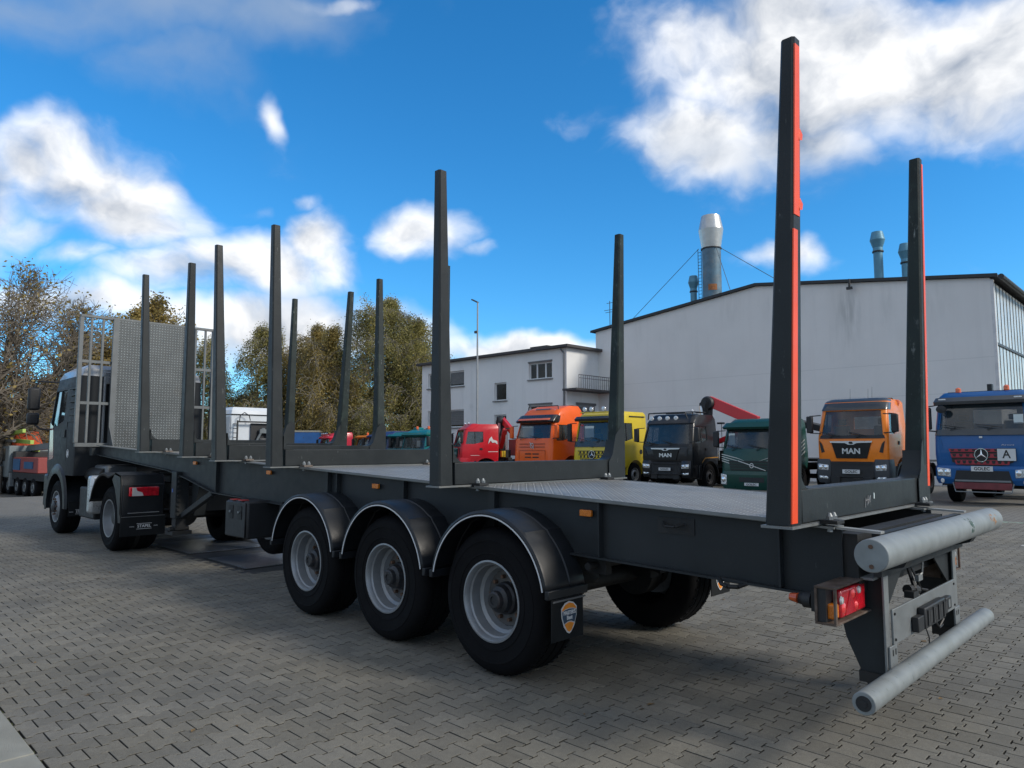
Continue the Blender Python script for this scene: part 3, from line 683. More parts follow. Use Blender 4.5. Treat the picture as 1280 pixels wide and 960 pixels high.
    P('lower_shelf', MB().box(-2.11, -1.95, -.78, .78, .925, .937), mat('flange_edge', (.2, .2, .2)), root)
    # number plate holder
    np_ = P('plate_carrier', MB().box(-2.152, -2.140, -.58, .635, .585, .765), GALV, root, bevel=.003)
    so = P('socket_panel', MB().box(-2.195, -2.154, -.18, .23, .60, .715), BLACKPL, root, bevel=.008)
    gr = MB()
    for i in range(4):
        y = .18-i*.105
        gr.box(-2.202, -2.196, y-.012, y+.012, .615, .70).box(-2.199, -2.1955, y-.075, y-.03, .625, .69)
    P('socket_slot', gr, mat('dark_socket', (.03, .032, .034), .35), so)
    P('lamp_bracket', MB().box(-2.19, -2.154, .235, .34, .60, .68), BLACKPL, root, bevel=.005)
    P('plate_lamp', MB().box(-2.185, -2.153, -.36, -.24, .625, .70), BLACKPL, root, bevel=.006)
    P('lamp_window', MB().box(-2.188, -2.1845, -.32, -.28, .64, .685), GALV, root)
    bt = MB()
    for y in (.61, -.555):
        for z in (.61, .74): bt.tube((-2.152, y, z), (-2.158, y, z), .007, n=6)
    P('rivet', bt, DARKSTEEL, root)
    cb = MB().path([(-2.08, .13, .95), (-2.10, .11, .85), (-2.13, .16, .80), (-2.10, .20, .78)], .012, 6).path([(-2.08, .10, .95), (-2.12, .06, .83), (-2.12, .01, .78), (-2.14, -.04, .77)], .007, 6)
    cb.path([(-2.14, .06, .60), (-2.16, .05, .52), (-2.15, .02, .44), (-2.16, .03, .38)], .004, 6).path([(-2.10, -.20, .60), (-2.12, -.28, .53), (-2.11, -.36, .50), (-2.12, -.42, .54)], .007, 6).path([(-2.10, -.24, .6), (-2.12, -.33, .50), (-2.11, -.44, .50)], .005, 6)
    P('cable', cb, BLACKPL, root)
    P('cable_plug', MB().tube((-2.10, .20, .80), (-2.12, .10, .79), .028, n=10).box(-2.15, -2.10, .17, .26, .765, .80), BLACKPL, root)
    P('cable_tie', MB().path([(-2.15, .04, 1.03), (-2.14, .05, .88), (-2.13, .10, .86)], .006, 6).box(-2.14, -2.12, .04, .12, .84, .875), GALV, root)
    # tail lamps in rusty protective frames
    for s in (1, -1):
        lx0, lx1, lz0, lz1, ya, yb = -2.062, -1.960, .762, .922, 1.155*s, .64*s
        Y = lambda a, b: (min(a, b), max(a, b))
        b = P('tail_lamp_frame', MB().box(lx0, lx1, *Y(ya, yb), lz1, lz1+.010).box(lx0, lx1, *Y(ya, yb), lz0-.010, lz0)
              .box(lx0, lx0+.012, *Y(ya, ya-.02*s), lz0, lz1).box(lx1-.012, lx1, *Y(ya, ya-.02*s), lz0, lz1)
              .box(lx0+.0, lx1, *Y(yb+.016*s, yb), lz0, lz1), RUST, root, bevel=.002)
        P('lamp_housing', MB().box(lx0+.05, lx1+.004, *Y(ya-.01*s, yb+.092*s), lz0+.002, lz1-.002), BLACKPL, root)
        P('indicator_lens', MB().box(lx0+.018, lx1-.014, *Y(ya-.030*s, ya-.09*s), lz0+.014, lz1-.075), AMBER, b, bevel=.008)
        P('tail_lens', MB().box(lx0+.010, lx0+.055, *Y(ya-.095*s, yb+.085*s), lz0+.010, lz1-.014), REDLENS, b, bevel=.012)
        rf = MB().prism([((ya-.14*s), lz0+.02), ((ya-.28*s), lz0+.02), ((ya-.21*s), lz1-.03)], 'x', lx0+.006, lx0+.0105)
        P('triangle_reflector', rf, mat('red_reflector', (.42, .004, .016), .3, 0, .3, 80, coat=.5), b)
        cl = MB()
        for (yy, zz, rr_) in ((.10, .098, .021), (.335, .118, .02)):
            cl.lathe([(rr_, 0), (rr_*.8, -.008), (.0, -.011)], (lx0+.011, ya-yy*s, lz0+zz), 'x', 20)
        P('reversing_lens', cl, CLEARLENS, b)
        rl = MB()
        for (yy, zz, rr_) in ((.13, .055, .03), (.26, .11, .026), (.30, .045, .024)): rl.lathe([(rr_, 0), (rr_*.7, -.006), (0, -.009)], (lx0+.011, ya-yy*s, lz0+zz), 'x', 20)
        P('bulb_reflector', rl, mat('bright_red_lens', (.85, .05, .05), .12, .2, .2, 40, coat=1), b)
        P('outline_lamp', MB().tube((-1.90, 1.03*s, .835), (-1.86, 1.03*s, .835), .040, n=20).tube((-1.86, 1.03*s, .835), (-1.80, 1.03*s, .840), .030, .024, 16), BLACKPL, root)
        P('outline_lens', MB().tube((-1.835, 1.05*s, .84), (-1.795, 1.05*s, .842), .026, .018, 16), mat('orange_red_lens', (.45, .07, .01), .2, 0, .3, 30, coat=.6), root)
        P('lamp_arm', MB().box(-1.965, -1.93, *Y(.64*s, 1.12*s), .80, .90), DARKSTEEL, root)
    # suspension and axles
    ax = (.34, 1.62, 2.93)
    for i, x in enumerate(ax):
        a = P('axle', MB().tube((x, -.95, .515), (x, .95, .515), .075, n=16).box(x-.25, x+.1, .50, .62, .50, .62).box(x-.25, x+.1, -.62, -.50, .50, .62), DARKSTEEL, root)
        ab = MB()
        for s in (1, -1):
            ab.lathe([(.0, 0), (.12, 0), (.14, .03), (.13, .06), (.145, .09), (.13, .13), (.14, .2), (.10, .22), (0, .22)], (x-.32, .52*s, .62), 'z', 20)
            ab.beam((x+.45, .55*s, .80), (x-.35, .55*s, .58), .09, .07).box(x+.38, x+.52, min(.48*s, .62*s), max(.48*s, .62*s), .62, zt(x)-.36)
            ab.lathe([(0, 0), (.20, 0), (.20, .16), (0, .16)], (x, (.60 if s > 0 else -.76), .515), 'y', 24)
        P('air_spring', ab, DARKSTEEL, a)
        for s in (1, -1):
            wheel(root, x, 1.135*s, .515, rr=.278, side=s, seg=56 if s == 1 else 40, detail=True)
    # mudguards
    for i, x in enumerate(ax):
        for s in (1, -1):
            rows = []; A = [-9+4*j for j in range(0, 50)]
            A = [a for a in A if a <= 189]
            def ang_r(a):   # slightly flattened rear quarter
                return .605+.012*math.sin(R(a))
            def pt(a, r, y): return (x-.0+math.cos(R(a))*r*1.0, y*s, .545+math.sin(R(a))*r*.99)
            A = [12+4*j for j in range(40)]
            prof = [(1.205, -.045), (1.207, -.020), (1.20, -.004), (1.185, .0), (.985, .006), (.978, -.002), (.970, -.002), (.963, .006), (.82, .002), (.805, -.004), (.80, -.03)]
            mb = MB(); rows = [[pt(a, ang_r(a)+dr+(.010 if (abs(a-128) < 3 or abs(a-52) < 3) and .76 < y < 1.19 else 0), y) for (y, dr) in prof] for a in A]
            mb.grid(rows)
            g = P('mudguard', mb, PLASTIC, root, ang=25)
            sl = g.modifiers.new('thickness', 'SOLIDIFY'); sl.thickness = .006; sl.offset = -1
            # lip ends
            e = MB()
            for a in (12, 168):
                p = Vector(pt(a, ang_r(a), 0)); sg = 1 if a < 90 else -1
                e.box(p.x-.018, p.x+.018, min(.80*s, 1.205*s), max(.80*s, 1.205*s), p.z-.055, p.z+.004)
            P('mudguard_end', e, PLASTIC, g, bevel=.006)
            mb = MB()
            for a0, a1 in zip(A, A[1:]):
                q = [pt(a0, ang_r(a0)-.030, 1.2095), pt(a0, ang_r(a0)-.039, 1.2095), pt(a0, ang_r(a0)-.039, 1.203), pt(a0, ang_r(a0)-.030, 1.203)]
                q2 = [pt(a1, ang_r(a1)-.030, 1.2095), pt(a1, ang_r(a1)-.039, 1.2095), pt(a1, ang_r(a1)-.039, 1.203), pt(a1, ang_r(a1)-.030, 1.203)]
                mb.hexa(q, q2)
            if s == 1: P('white_edge_trim', mb, TRIM, g)
            P('mudguard_arm', MB().tube((x+.02, .78*s, 1.10), (x+.02, .40*s, 1.06), .022, n=10), GALV, g)
            if i == 0:   # rear edge arm and mud flap
                P('support_arm', MB().tube((x-.66, .86*s, .80), (x-.66, .50*s, .80), .026, n=12).tube((x-.52, .74*s, .95), (x-.70, .74*s, .95), .02, n=10).box(x-.74, x-.58, min(.70*s, .76*s), max(.70*s, .76*s), .74, .86), DARKSTEEL, root)
                fx = x-.612
                fl = P('mud_flap', MB().box(fx-.006, fx+.002, min(.86*s, 1.18*s), max(.86*s, 1.18*s), .345, .615), RUBBER, root, bevel=.002)
                P('clamp_strip', MB().box(fx-.012, fx-.0065, min(.84*s, 1.17*s), max(.84*s, 1.17*s), .596, .606), mat('dull_strip', (.12, .12, .12), .6), fl)
                yc, zc = 1.01*s, .490
                out = [(-.075, .055), (-.04, .085), (0, .095), (.04, .085), (.075, .055), (.072, .0), (.05, -.06), (.02, -.095), (0, -.105), (-.02, -.095), (-.05, -.06), (-.072, .0)]
                P('shield_rim', MB().prism([(yc+a*1.05, zc+b*1.05) for a, b in out], 'x', fx-.0095, fx-.0065), WHITEINK, fl)
                P('shield_top', MB().prism([(yc+a, zc+b) for a, b in ((-.072, .042), (-.068, .055), (-.04, .080), (0, .090), (.04, .080), (.068, .055), (.072, .042), (.04, .052), (0, .056), (-.04, .052))], 'x', fx-.012, fx-.0097), ORINK, fl)
                P('shield_band', MB().prism([(yc+a, zc+b) for a, b in ((-.071, .036), (-.04, .046), (0, .050), (.04, .046), (.071, .036), (.068, .0), (.052, -.042), (.02, -.030), (0, -.028), (-.02, -.030), (-.052, -.042), (-.068, .0))], 'x', fx-.012, fx-.0097), NAVYINK, fl)
                P('shield_bottom', MB().prism([(yc+a, zc+b) for a, b in ((-.048, -.048), (-.02, -.037), (0, -.035), (.02, -.037), (.048, -.048), (.02, -.088), (0, -.098), (-.02, -.088))], 'x', fx-.012, fx-.0097), ORINK, fl)
                text_part("MASTER'S", .034, WHITEINK, fl, (fx-.0125, yc, zc+.026), face_rot((-1, 0, 0)), width=.122, bold=.0012)
                text_part("Best", .036, WHITEINK, fl, (fx-.0125, yc, zc-.006), face_rot((-1, 0, 0)), width=.055, bold=.0012)
    # landing legs, brace, boxes, spare wheel
    for s in (1, -1):
        lg = P('landing_leg', MB().box(6.95, 7.13, min(.72*s, .90*s), max(.72*s, .90*s), .62, 1.27), STEEL if s == 1 else DARKSTEEL, root, bevel=.008)
        P('leg_tube', MB().box(6.97, 7.11, min(.74*s, .88*s), max(.74*s, .88*s), .46, .62), DARKSTEEL, lg)
        P('leg_foot', MB().box(6.90, 7.18, min(.68*s, .94*s), max(.68*s, .94*s), .40, .45).tube((7.04, .68*s, .47), (7.04, .94*s, .47), .04, n=12), DARKSTEEL, lg)
        P('leg_brace', MB().beam((6.92, .80*s, .66), (5.92, .80*s, 1.02), .07, .07), STEEL, root, bevel=.004)
    rk = MB()
    for i in range(9): rk.box(6.92, 6.948, .84, .88, .66+i*.065, .69+i*.065)
    P('leg_rack', rk, DARKSTEEL, root); P('leg_sticker', MB().box(7.05, 7.09, .9005, .902, .98, 1.03), mat('blue_sticker', (.03, .10, .35), .4), root)
    P('neck_plate', MB().prism([(6.9, 1.19), (6.86, .70), (6.80, .66), (6.72, .90), (6.62, 1.17)], 'y', .55, .70), STEEL, root)
    bx = P('storage_box', MB().box(4.32, 4.86, .62, 1.09, .585, 1.005), BLACKPL, root, bevel=.025)
    P('box_lid', MB().box(4.34, 4.84, 1.092, 1.108, .60, .99), BLACKPL, bx, bevel=.012)
    lt = MB()
    for xx in (4.47, 4.69): lt.box(xx-.055, xx+.055, 1.109, 1.114, .80, .95)
    P('latch_recess', lt, mat('deep_black', (.004, .004, .004), .6), bx)
    P('latch', MB().tube((4.47, 1.114, .88), (4.47, 1.13, .88), .014, n=10).tube((4.69, 1.114, .88), (4.69, 1.13, .88), .014, n=10), GALV, bx)
    P('red_clip', MB().box(4.43, 4.53, 1.02, 1.10, 1.006, 1.016).box(4.65, 4.75, 1.02, 1.10, 1.006, 1.016), mat('dull_red', (.30, .03, .03), .5), bx)
    P('box_bracket', MB().box(4.0, 4.06, .70, .84, .58, 1.0).box(3.62, 3.68, .70, .84, .60, .97).box(4.0, 4.3, .60, .80, .66, .70), DARKSTEEL, root)
    P('brake_tank', MB().tube((3.3, .55, .80), (4.2, .55, .80), .13, n=18), DARKSTEEL, root)
    sp = T_sub = None
    wheel(root, 6.1, -.05, .62, R0=.50, side=1, seg=36, detail=False, label='spare wheel hanging under the frame')
    P('spare_carrier', MB().box(6.0, 6.2, -.5, .3, 1.02, 1.14).box(6.05, 6.15, -.3, -.2, .6, 1.05), DARKSTEEL, root)
    # underside clutter
    pp = MB()
    for (y, z, r) in ((.60, .93, .018), (.66, .99, .012), (.3, .9, .03), (-.6, .93, .018)): pp.tube((-1.0, y, z-.02), (5.6, y, z+.16), r, n=8)
    P('air_pipes', pp, DARKSTEEL, root)
    # head board: bars and tread plate
    hm = mat('headboard_galvanised', (.13, .14, .145), .5, .4, .12, 5, .08, 60, dirt=.2, dirtcol=(.2, .2, .19), scratch=.4, scol=(.5, .5, .5))
    hp = mat('headboard_tread_plate', (.20, .22, .225), .44, .3, .15, 2, 0, dirt=.15, scratch=.25, scol=(.6, .6, .6))
    tread(hp, .05, .8)
    hb = P('headboard_frame', MB().box(10.92, 10.98, -1.20, 1.20, 3.95, 4.00).box(10.92, 10.98, -1.20, 1.20, 1.62, 1.69).box(10.915, 10.985, 1.15, 1.215, 1.69, 3.95).box(10.915, 10.985, -1.215, -1.15, 1.69, 3.95), hm, root, bevel=.005)
    for s in (1, -1):
        for y in (1.02, .83): P('bar', MB().box(10.93, 10.97, min(y*s-.019, y*s+.019), max(y*s-.019, y*s+.019), 1.69, 3.95), hm, root, bevel=.004)
        P('rail', MB().box(10.932, 10.968, min(.66*s, 1.15*s), max(.66*s, 1.15*s), 3.13, 3.18), hm, root); P('rail', MB().box(10.932, 10.968, min(.66*s, 1.15*s), max(.66*s, 1.15*s), 2.38, 2.43), hm, root)
        P('plate_edge', MB().box(10.88, 10.93, min(.58*s, .68*s), max(.58*s, .68*s), 1.58, 3.97), hm, root, bevel=.004)
        P('side_gusset', MB().prism([(10.87, 1.56), (10.55, 1.56), (10.87, 1.98)], 'y', .66*s, .675*s), hm, root)
    P('headboard_plate', MB().box(10.895, 10.925, -.58, .58, 1.57, 3.965), hp, root)
    P('neck_front', MB().box(10.80, 10.95, -.95, .95, 1.47, 1.60), STEEL, root)
    P('neck_skid_plate', MB().hexa([(8.2, -.7, 1.31), (8.2, .7, 1.31), (8.2, .7, 1.33), (8.2, -.7, 1.33)], [(10.6, -.7, 1.44), (10.6, .7, 1.44), (10.6, .7, 1.46), (10.6, -.7, 1.46)]), DARKSTEEL, root)
def patch(x, y, z, r, ly, a0, a1):
    """ragged thin patch lying on a tube surface (angles in units of pi from the top)"""
    mb = MB(); rnd = random.Random(int(abs(y)*1000))
    for _ in range(26):
        yy = y+rnd.gauss(0, ly*.5); a = (a0+(a1-a0)*rnd.random())*math.pi-.5*math.pi; s = rnd.uniform(.003, .012)
        ring = []
        for k in range(6):
            t = 2*math.pi*k/6; ra = s*rnd.uniform(.6, 1.2); aa = a+math.sin(t)*ra/r; ring.append((x-r*math.cos(aa), yy+math.cos(t)*ra*1.3, z+r*math.sin(aa)))
        mb.add([tuple(p) for p in ring], [tuple(range(6))])
    return mb
build_trailer()

# ------------------------------------------------------------------ road trucks (local frame: nose towards +Y, front face at y = 0)
def ring(z, yf, yb, hw, rc, rb=.05):
    pts = []
    for i in range(5):
        a = R(90*i/4); pts.append((hw-rc+rc*math.cos(a), yf-rc*.75+rc*.75*math.sin(a), z))
    for i in range(5):
        a = R(90+90*i/4); pts.append((-hw+rc+rc*math.cos(a), yf-rc*.75+rc*.75*math.sin(a), z))
    for i in range(3):
        a = R(180+90*i/2); pts.append((-hw+rb+rb*math.cos(a), yb+rb+rb*math.sin(a), z))
    for i in range(3):
        a = R(270+90*i/2); pts.append((hw-rb+rb*math.cos(a), yb+rb+rb*math.sin(a), z))
    return pts
def paint(name, col, **k): return mat(name, col, k.pop('rough', .33), 0, .06, 2, .02, 60, dirt=k.pop('dirt', .06), dirtcol=tuple(c*.5+.03 for c in col), coat=k.pop('coat', .22), spec=k.pop('spec', .4), **k)
def cab(root, body, secs, z0w, z1w, sz0, sz1, L_, hw, rearwin=True, sidewin=True, arch=None, glass=None):
    """hollow cab shell with real window openings, panes and a dark interior"""
    b = P('cab_body', MB().loft([ring(*s) for s in secs]), body, root, ang=28)
    zf = [s[0] for s in secs]
    def at(z):
        k = [np.interp(z, zf, [s[i] for s in secs]) for i in range(1, 5)]; return k
    def inset(z, d): yf, yb, h, rc = at(z); return ring(z, yf-d, yb+d, h-d, max(.05, rc-d))
    zt_ = zf[-1]
    zz = [z0w-.30, z0w, (z0w+z1w)/2, z1w, min(zt_-.08, z1w+.2)]
    cs = [MB().loft([inset(z, .055) for z in zz])]
    yfb, ybb, hb, _ = at(z0w); yft, ybt, ht, _ = at(z1w)
    m1, m2 = .13, .16
    cs.append(MB().hexa([(-(hb-m1), -.30, z0w), (hb-m1, -.30, z0w), (ht-m2, -.55, z1w), (-(ht-m2), -.55, z1w)], [(-(hb-m1), .3, z0w), (hb-m1, .3, z0w), (ht-m2, .3, z1w), (-(ht-m2), .3, z1w)]))
    if sidewin:
        q = [(-.30, sz0), (-.72, sz0), (-1.20, sz0+.10), (-1.20, sz1), (-.42, sz1)]
        cs.append(MB().prism(q, 'x', -3, 3))
    if rearwin: cs.append(MB().box(-.55, .55, ybb-.5, ybb+.3, z0w+.22, z1w-.12))
    if arch: cs.append(MB().tube((-3, arch[0], arch[1]), (3, arch[0], arch[1]), arch[2], n=28))
    cut(b, cs)
    g = glass or GLASS
    def pane(name, idx, d, za, zb):
        rows = []
        for z in np.linspace(za, zb, 4):
            rr_ = inset(z, d); rows.append([rr_[i] for i in idx])
        P(name, MB().grid(rows), g, b, fix=False)
    pane('windscreen', list(range(1, 9)), .028, z0w-.01, z1w+.01)
    if sidewin:
        for s_ in (1, -1):
            h0, h1 = at(sz0)[2], at(sz1)[2]
            q = [(-.28, sz0-.01), (-1.22, sz0-.01), (-1.22, sz1+.01), (-.40, sz1+.01)]
            P('side_window', MB().hexa([(s_*((h0 if z < (sz0+sz1)/2 else h1)-.030), y, z) for y, z in q], [(s_*((h0 if z < (sz0+sz1)/2 else h1)-.024), y, z) for y, z in q]), g, b)
            P('window_pillar', MB().beam((s_*(h0-.02), -.78, sz0), (s_*(h1-.02), -.78, sz1), .03, .035, (0, 1, 0)), BLACKPL, b)
    if rearwin: P('rear_window', MB().box(-.57, .57, ybb+.024, ybb+.03, z0w+.2, z1w-.1), g, b)
    for s_ in (1, -1): P('seat', MB().box(s_*.62-.24, s_*.62+.24, -1.15, -.95, z0w-.28, z0w+.30).box(s_*.62-.13, s_*.62+.13, -1.13, -1.0, z0w+.33, z0w+.52), INTER, b, bevel=.04)
    P('dashboard', MB().box(-hb+.12, hb-.12, -.62, -.16, z0w-.25, z0w-.02), INTER, b)
    return b, at
def lettering_front(root, txt, size, m, x, y, z, width=None, bold=.0):
    return text_part(txt, size, m, root, (x, y, z), face_rot((0, 1, 0)), width=width, bold=bold)
def star(root, x, y, z, r, name='star_badge', m=None):
    m = m or CHROME
    b = P(name, MB().tube((x, y-.02, z), (x, y, z), r, n=28), BLACKINK, root)
    mb = MB().lathe([(r*1.0, .0), (r*1.0, .014), (r*.90, .014), (r*.90, .0)], (x, y, z), 'y', 28)
    for k in range(3):
        a = R(90+120*k); p = Vector((x, y+.008, z)); q = p+Vector((math.cos(a), 0, math.sin(a)))*r*.94; w = Vector((-math.sin(a), 0, math.cos(a)))*r*.14
        mb.add([p+w, q, p-w, p+Vector((0, .012, 0))], [(0, 1, 3), (1, 2, 3), (0, 2, 1)])
    P('star', mb, m, b, split=False)
def number_plate(root, y, z, txt='GOLEC', w=.52, h=.11):
    p = P('number_plate', MB().box(-w/2, w/2, y-.012, y, z-h/2, z+h/2), PLATEM, root, bevel=.004)
    text_part(txt, .10, BLACKINK, p, (0, y+.002, z), face_rot((0, 1, 0)), width=w*.72, bold=.002)
def small_text(root, txt, y, z, w, m=WHITEINK, x=0, size=.06): text_part(txt, size, m, root, (x, y, z), face_rot((0, 1, 0)), width=w)
def truck_base(root, hw, L_, axles, Rw=.50, front_y=-1.35, rims=None, wb=None):
    ch = MB()
    for s in (1, -1): ch.box(s*.40-.04, s*.40+.04, -L_, -.6, .78, 1.02)
    for y in np.arange(-L_+.1, -1.5, .9): ch.box(-.36, .36, y-.05, y+.05, .84, .98)
    P('chassis', ch, DARKSTEEL, root)
    ax = [front_y]+list(axles)
    for i, y in enumerate(ax):
        a = P('axle', MB().tube((-hw+.25, y, Rw), (hw-.25, y, Rw), .07, n=10), DARKSTEEL, root)
        for s in (1, -1):
            wheel(root, s*(hw-.03), y, Rw, R0=Rw, wid=.31 if i == 0 else .56, side=s, seg=28, rim='front' if i == 0 else 'dual', rr=.27, axis='x', detail=False, rimmat=rims)
    return ax
def mirrors(root, hw, z, y=-.05, col=None, big=.52, wide=.20, arm=.12):
    for s in (1, -1):
        m_ = P('mirror', MB().box(min(s*(hw+arm), s*(hw+arm+wide)), max(s*(hw+arm), s*(hw+arm+wide)), y-.03, y+.10, z-big/2, z+big/2), col or BLACKPL, root, bevel=.035)
        P('mirror_arm', MB().beam((s*(hw-.12), y-.02, z+big/2+.02), (s*(hw+arm+wide/2), y+.03, z+big/2), .03, .03).beam((s*(hw-.12), y-.02, z-big/2-.02), (s*(hw+arm+wide/2), y+.03, z-big/2), .03, .03), BLACKPL, root)
def wipers(root, hw, z, y, rake=-.10):
    for x in (-.5, .35): P('wiper', MB().beam((x*hw/1.1, y+.03, z), ((x+.62)*hw/1.1, y+.0, z+.13), .02, .02).beam(((x+.2)*hw/1.1, y+.03, z+.03), ((x+.34)*hw/1.1, y+.02, z-.06), .02, .02), BLACKPL, root)
def headlamp(root, s, x0, x1, y, z0, z1, n=2):
    h = P('headlight', MB().prism([(s*x0, z0), (s*x1, z0+.02), (s*x1, z1), (s*x0, z1-.03)], 'y', y-.10, y), HEADL, root, bevel=.02)
    for k in range(n):
        x = s*(x0+(x1-x0)*(k+.5)/n); P('lamp_bulb', MB().lathe([(min((x1-x0)/n, z1-z0)*.38, .0), (min((x1-x0)/n, z1-z0)*.30, .008), (0, .012)], (x, y-.001, (z0+z1)/2), 'y', 14), CHROME, h)
def round_lamp(root, x, y, z, r, m=None): P('roof_spotlight', MB().lathe([(0, -.08), (r*.8, -.06), (r, 0), (r*.96, .012), (0, .02)], (x, y, z), 'y', 18), m or CLEARLENS, root)
def beacon(root, x, y, z): P('beacon', MB().lathe([(.05, 0), (.05, .05), (.075, .06), (.07, .17), (.03, .20), (0, .2)], (x, y, z), 'z', 14), mat('orange_beacon', (.75, .13, .02), .25, 0, .2, 20, coat=.6), root)
def antenna(root, x, y, z, h=.5): P('antenna', MB().tube((x, y, z), (x, y-.05, z+h), .006, .003, 5), BLACKPL, root)
def stars_dummy(): pass

def man_truck(label, loc, rz, col, name='man_truck_', hi=2.95, black=False, kind='tgs', plate=True, group=None, hw=1.08, Ltot=6.2, axles=(-4.6,), dark_arches=True):
    root = T('parked_truck', label, 'truck', (0, 0, 0), 0, group)
    body = paint('paint_%s' % name, col)
    low = BLACKPL if kind == 'tgs' else body
    lowp = mat('dark_grey_bumper_plastic', (.045, .05, .056), .5, 0, .1, 4, .05, 90)
    secs = [(.95, -.06, -1.98, hw-.01, .18), (1.20, -.01, -2.0, hw, .20), (1.66, -.02, -2.0, hw, .20), (1.75, -.05, -2.0, hw, .20), (2.55, -.26, -2.0, hw-.07, .20), (hi-.16, -.42, -2.0, hw-.09, .22), (hi, -.62, -1.95, hw-.16, .24)]
    b, at = cab(root, body, secs, 1.76, 2.50, 1.80, 2.42, Ltot, hw, rearwin=not black, arch=(-1.35, .5, .66))
    # dark roof visor band above the windscreen
    vis = [ring(z, at(z)[0]+.03, at(z)[0]-.45, at(z)[2]+.012, at(z)[3]) for z in (2.54, 2.62, hi-.12)]+[ring(hi-.03, at(hi-.03)[0]+.03, at(hi-.03)[0]-.45, at(hi-.03)[2]+.012, .22), ring(hi+.025, at(hi)[0]-.02, at(hi)[0]-.30, at(hi)[2]-.06, .2)]
    P('roof_visor', MB().loft(vis), mat('visor_dark', (.03, .034, .038), .35, coat=.4) if not black else body, root, ang=28)
    P('windscreen_base', MB().loft([ring(1.67, .0, -.2, hw-.03, .2), ring(1.76, -.025, -.2, hw-.05, .2)]), BLACKPL, root)
    # grille: black trapezoid with chrome bar
    g = P('grille', MB().prism([(-.60, 1.56), (.60, 1.56), (.46, 1.14), (-.46, 1.14)], 'y', -.02, .018), mat('gloss_black', (.006, .006, .007), .35, coat=.1, spec=.3), root, bevel=.01)
    P('chrome_bar', MB().prism([(-.64, 1.60), (.64, 1.60), (.62, 1.555), (.18, 1.545), (.08, 1.50), (-.08, 1.50), (-.18, 1.545), (-.62, 1.555)], 'y', .018, .034), ALU, g)
    P('lion_badge', MB().prism([(-.07, 1.52), (.02, 1.515), (.07, 1.55), (.03, 1.585), (-.05, 1.58)], 'y', .034, .042), BLACKINK, g)
    text_part('MAN', .20, ALU, g, (0, .021, 1.32), face_rot((0, 1, 0)), width=.54, bold=.006)
    for s in (1, -1):
        P('side_intake', MB().prism([(s*.98, 1.60), (s*.90, 1.52), (s*.82, 1.30), (s*.92, 1.28)], 'y', -.06, .004), BLACKPL, root)
        # bumper corner with lamps
        P('bumper_corner', MB().loft([ring(z, y_, -.55, .24, .12) if False else [(s*(p[0]) + s*.86, p[1], p[2]) for p in ring(z, y_, -.55, h_, .12)] for z, y_, h_ in ((.48, -.02, .20), (.60, .03, .23), (.98, .04, .235), (1.12, .0, .215))]), lowp if kind == 'tgs' else body, root, ang=30)
        headlamp(root, s, .70, 1.02, .055, .82, 1.0); headlamp(root, s, .72, 1.0, .052, .58, .68)
        P('wheel_arch', MB().grid([[(s*(hw-.42), -1.35+.60*math.cos(R(a)), .5+.60*math.sin(R(a))), (s*(hw+.01), -1.35+.60*math.cos(R(a)), .5+.60*math.sin(R(a))), (s*(hw+.01), -1.35+.68*math.cos(R(a)), .5+.68*math.sin(R(a)))] for a in range(0, 181, 12)]), lowp if dark_arches else body, root)
        P('step', MB().box(min(s*.80, s*hw), max(s*.80, s*hw), -.74, -.55, .42, .95), lowp if kind == 'tgs' else body, root, bevel=.02)
        P('door_handle', MB().box(min(s*hw, s*(hw+.02)), max(s*hw, s*(hw+.02)), -1.16, -1.02, 1.50, 1.60), BLACKPL, root)
    P('bumper', MB().box(-.66, .66, -.5, .0, .62, 1.06), BLACKPL, root, bevel=.03)
    P('bumper_grille', MB().box(-.58, .58, .0, .015, .98, 1.05).box(-.45, .45, .0, .02, .52, .62), DARKSTEEL, root)
    P('tow_bracket', MB().box(-.62, -.35, -.02, .09, .42, .66).box(.35, .62, -.02, .09, .42, .66).box(-.35, .35, -.1, .06, .44, .54), DARKSTEEL, root, bevel=.02)
    if plate: number_plate(root, .10, .80)
    wipers(root, hw, 1.74, .0)
    mirrors(root, hw, 2.10, -.08)
    return root, body, at
def stretch(root, src, dst, skip=('wheel_arch',)):
    """re-space the heights of a cab's features (window band, grille, lamps) for this model of truck"""
    def go(o):
        if o.data and not o.name.startswith(skip):
            n = len(o.data.vertices); a = np.empty(n*3, np.float32); o.data.vertices.foreach_get('co', a); a = a.reshape(-1, 3)
            a[:, 2] = np.interp(a[:, 2], src, dst); o.data.vertices.foreach_set('co', a.ravel()); o.data.update()
        for c in o.children: go(c)
    go(root)
def place(root, loc, rz=0.): root.location = loc; root.rotation_euler = (0, 0, rz)

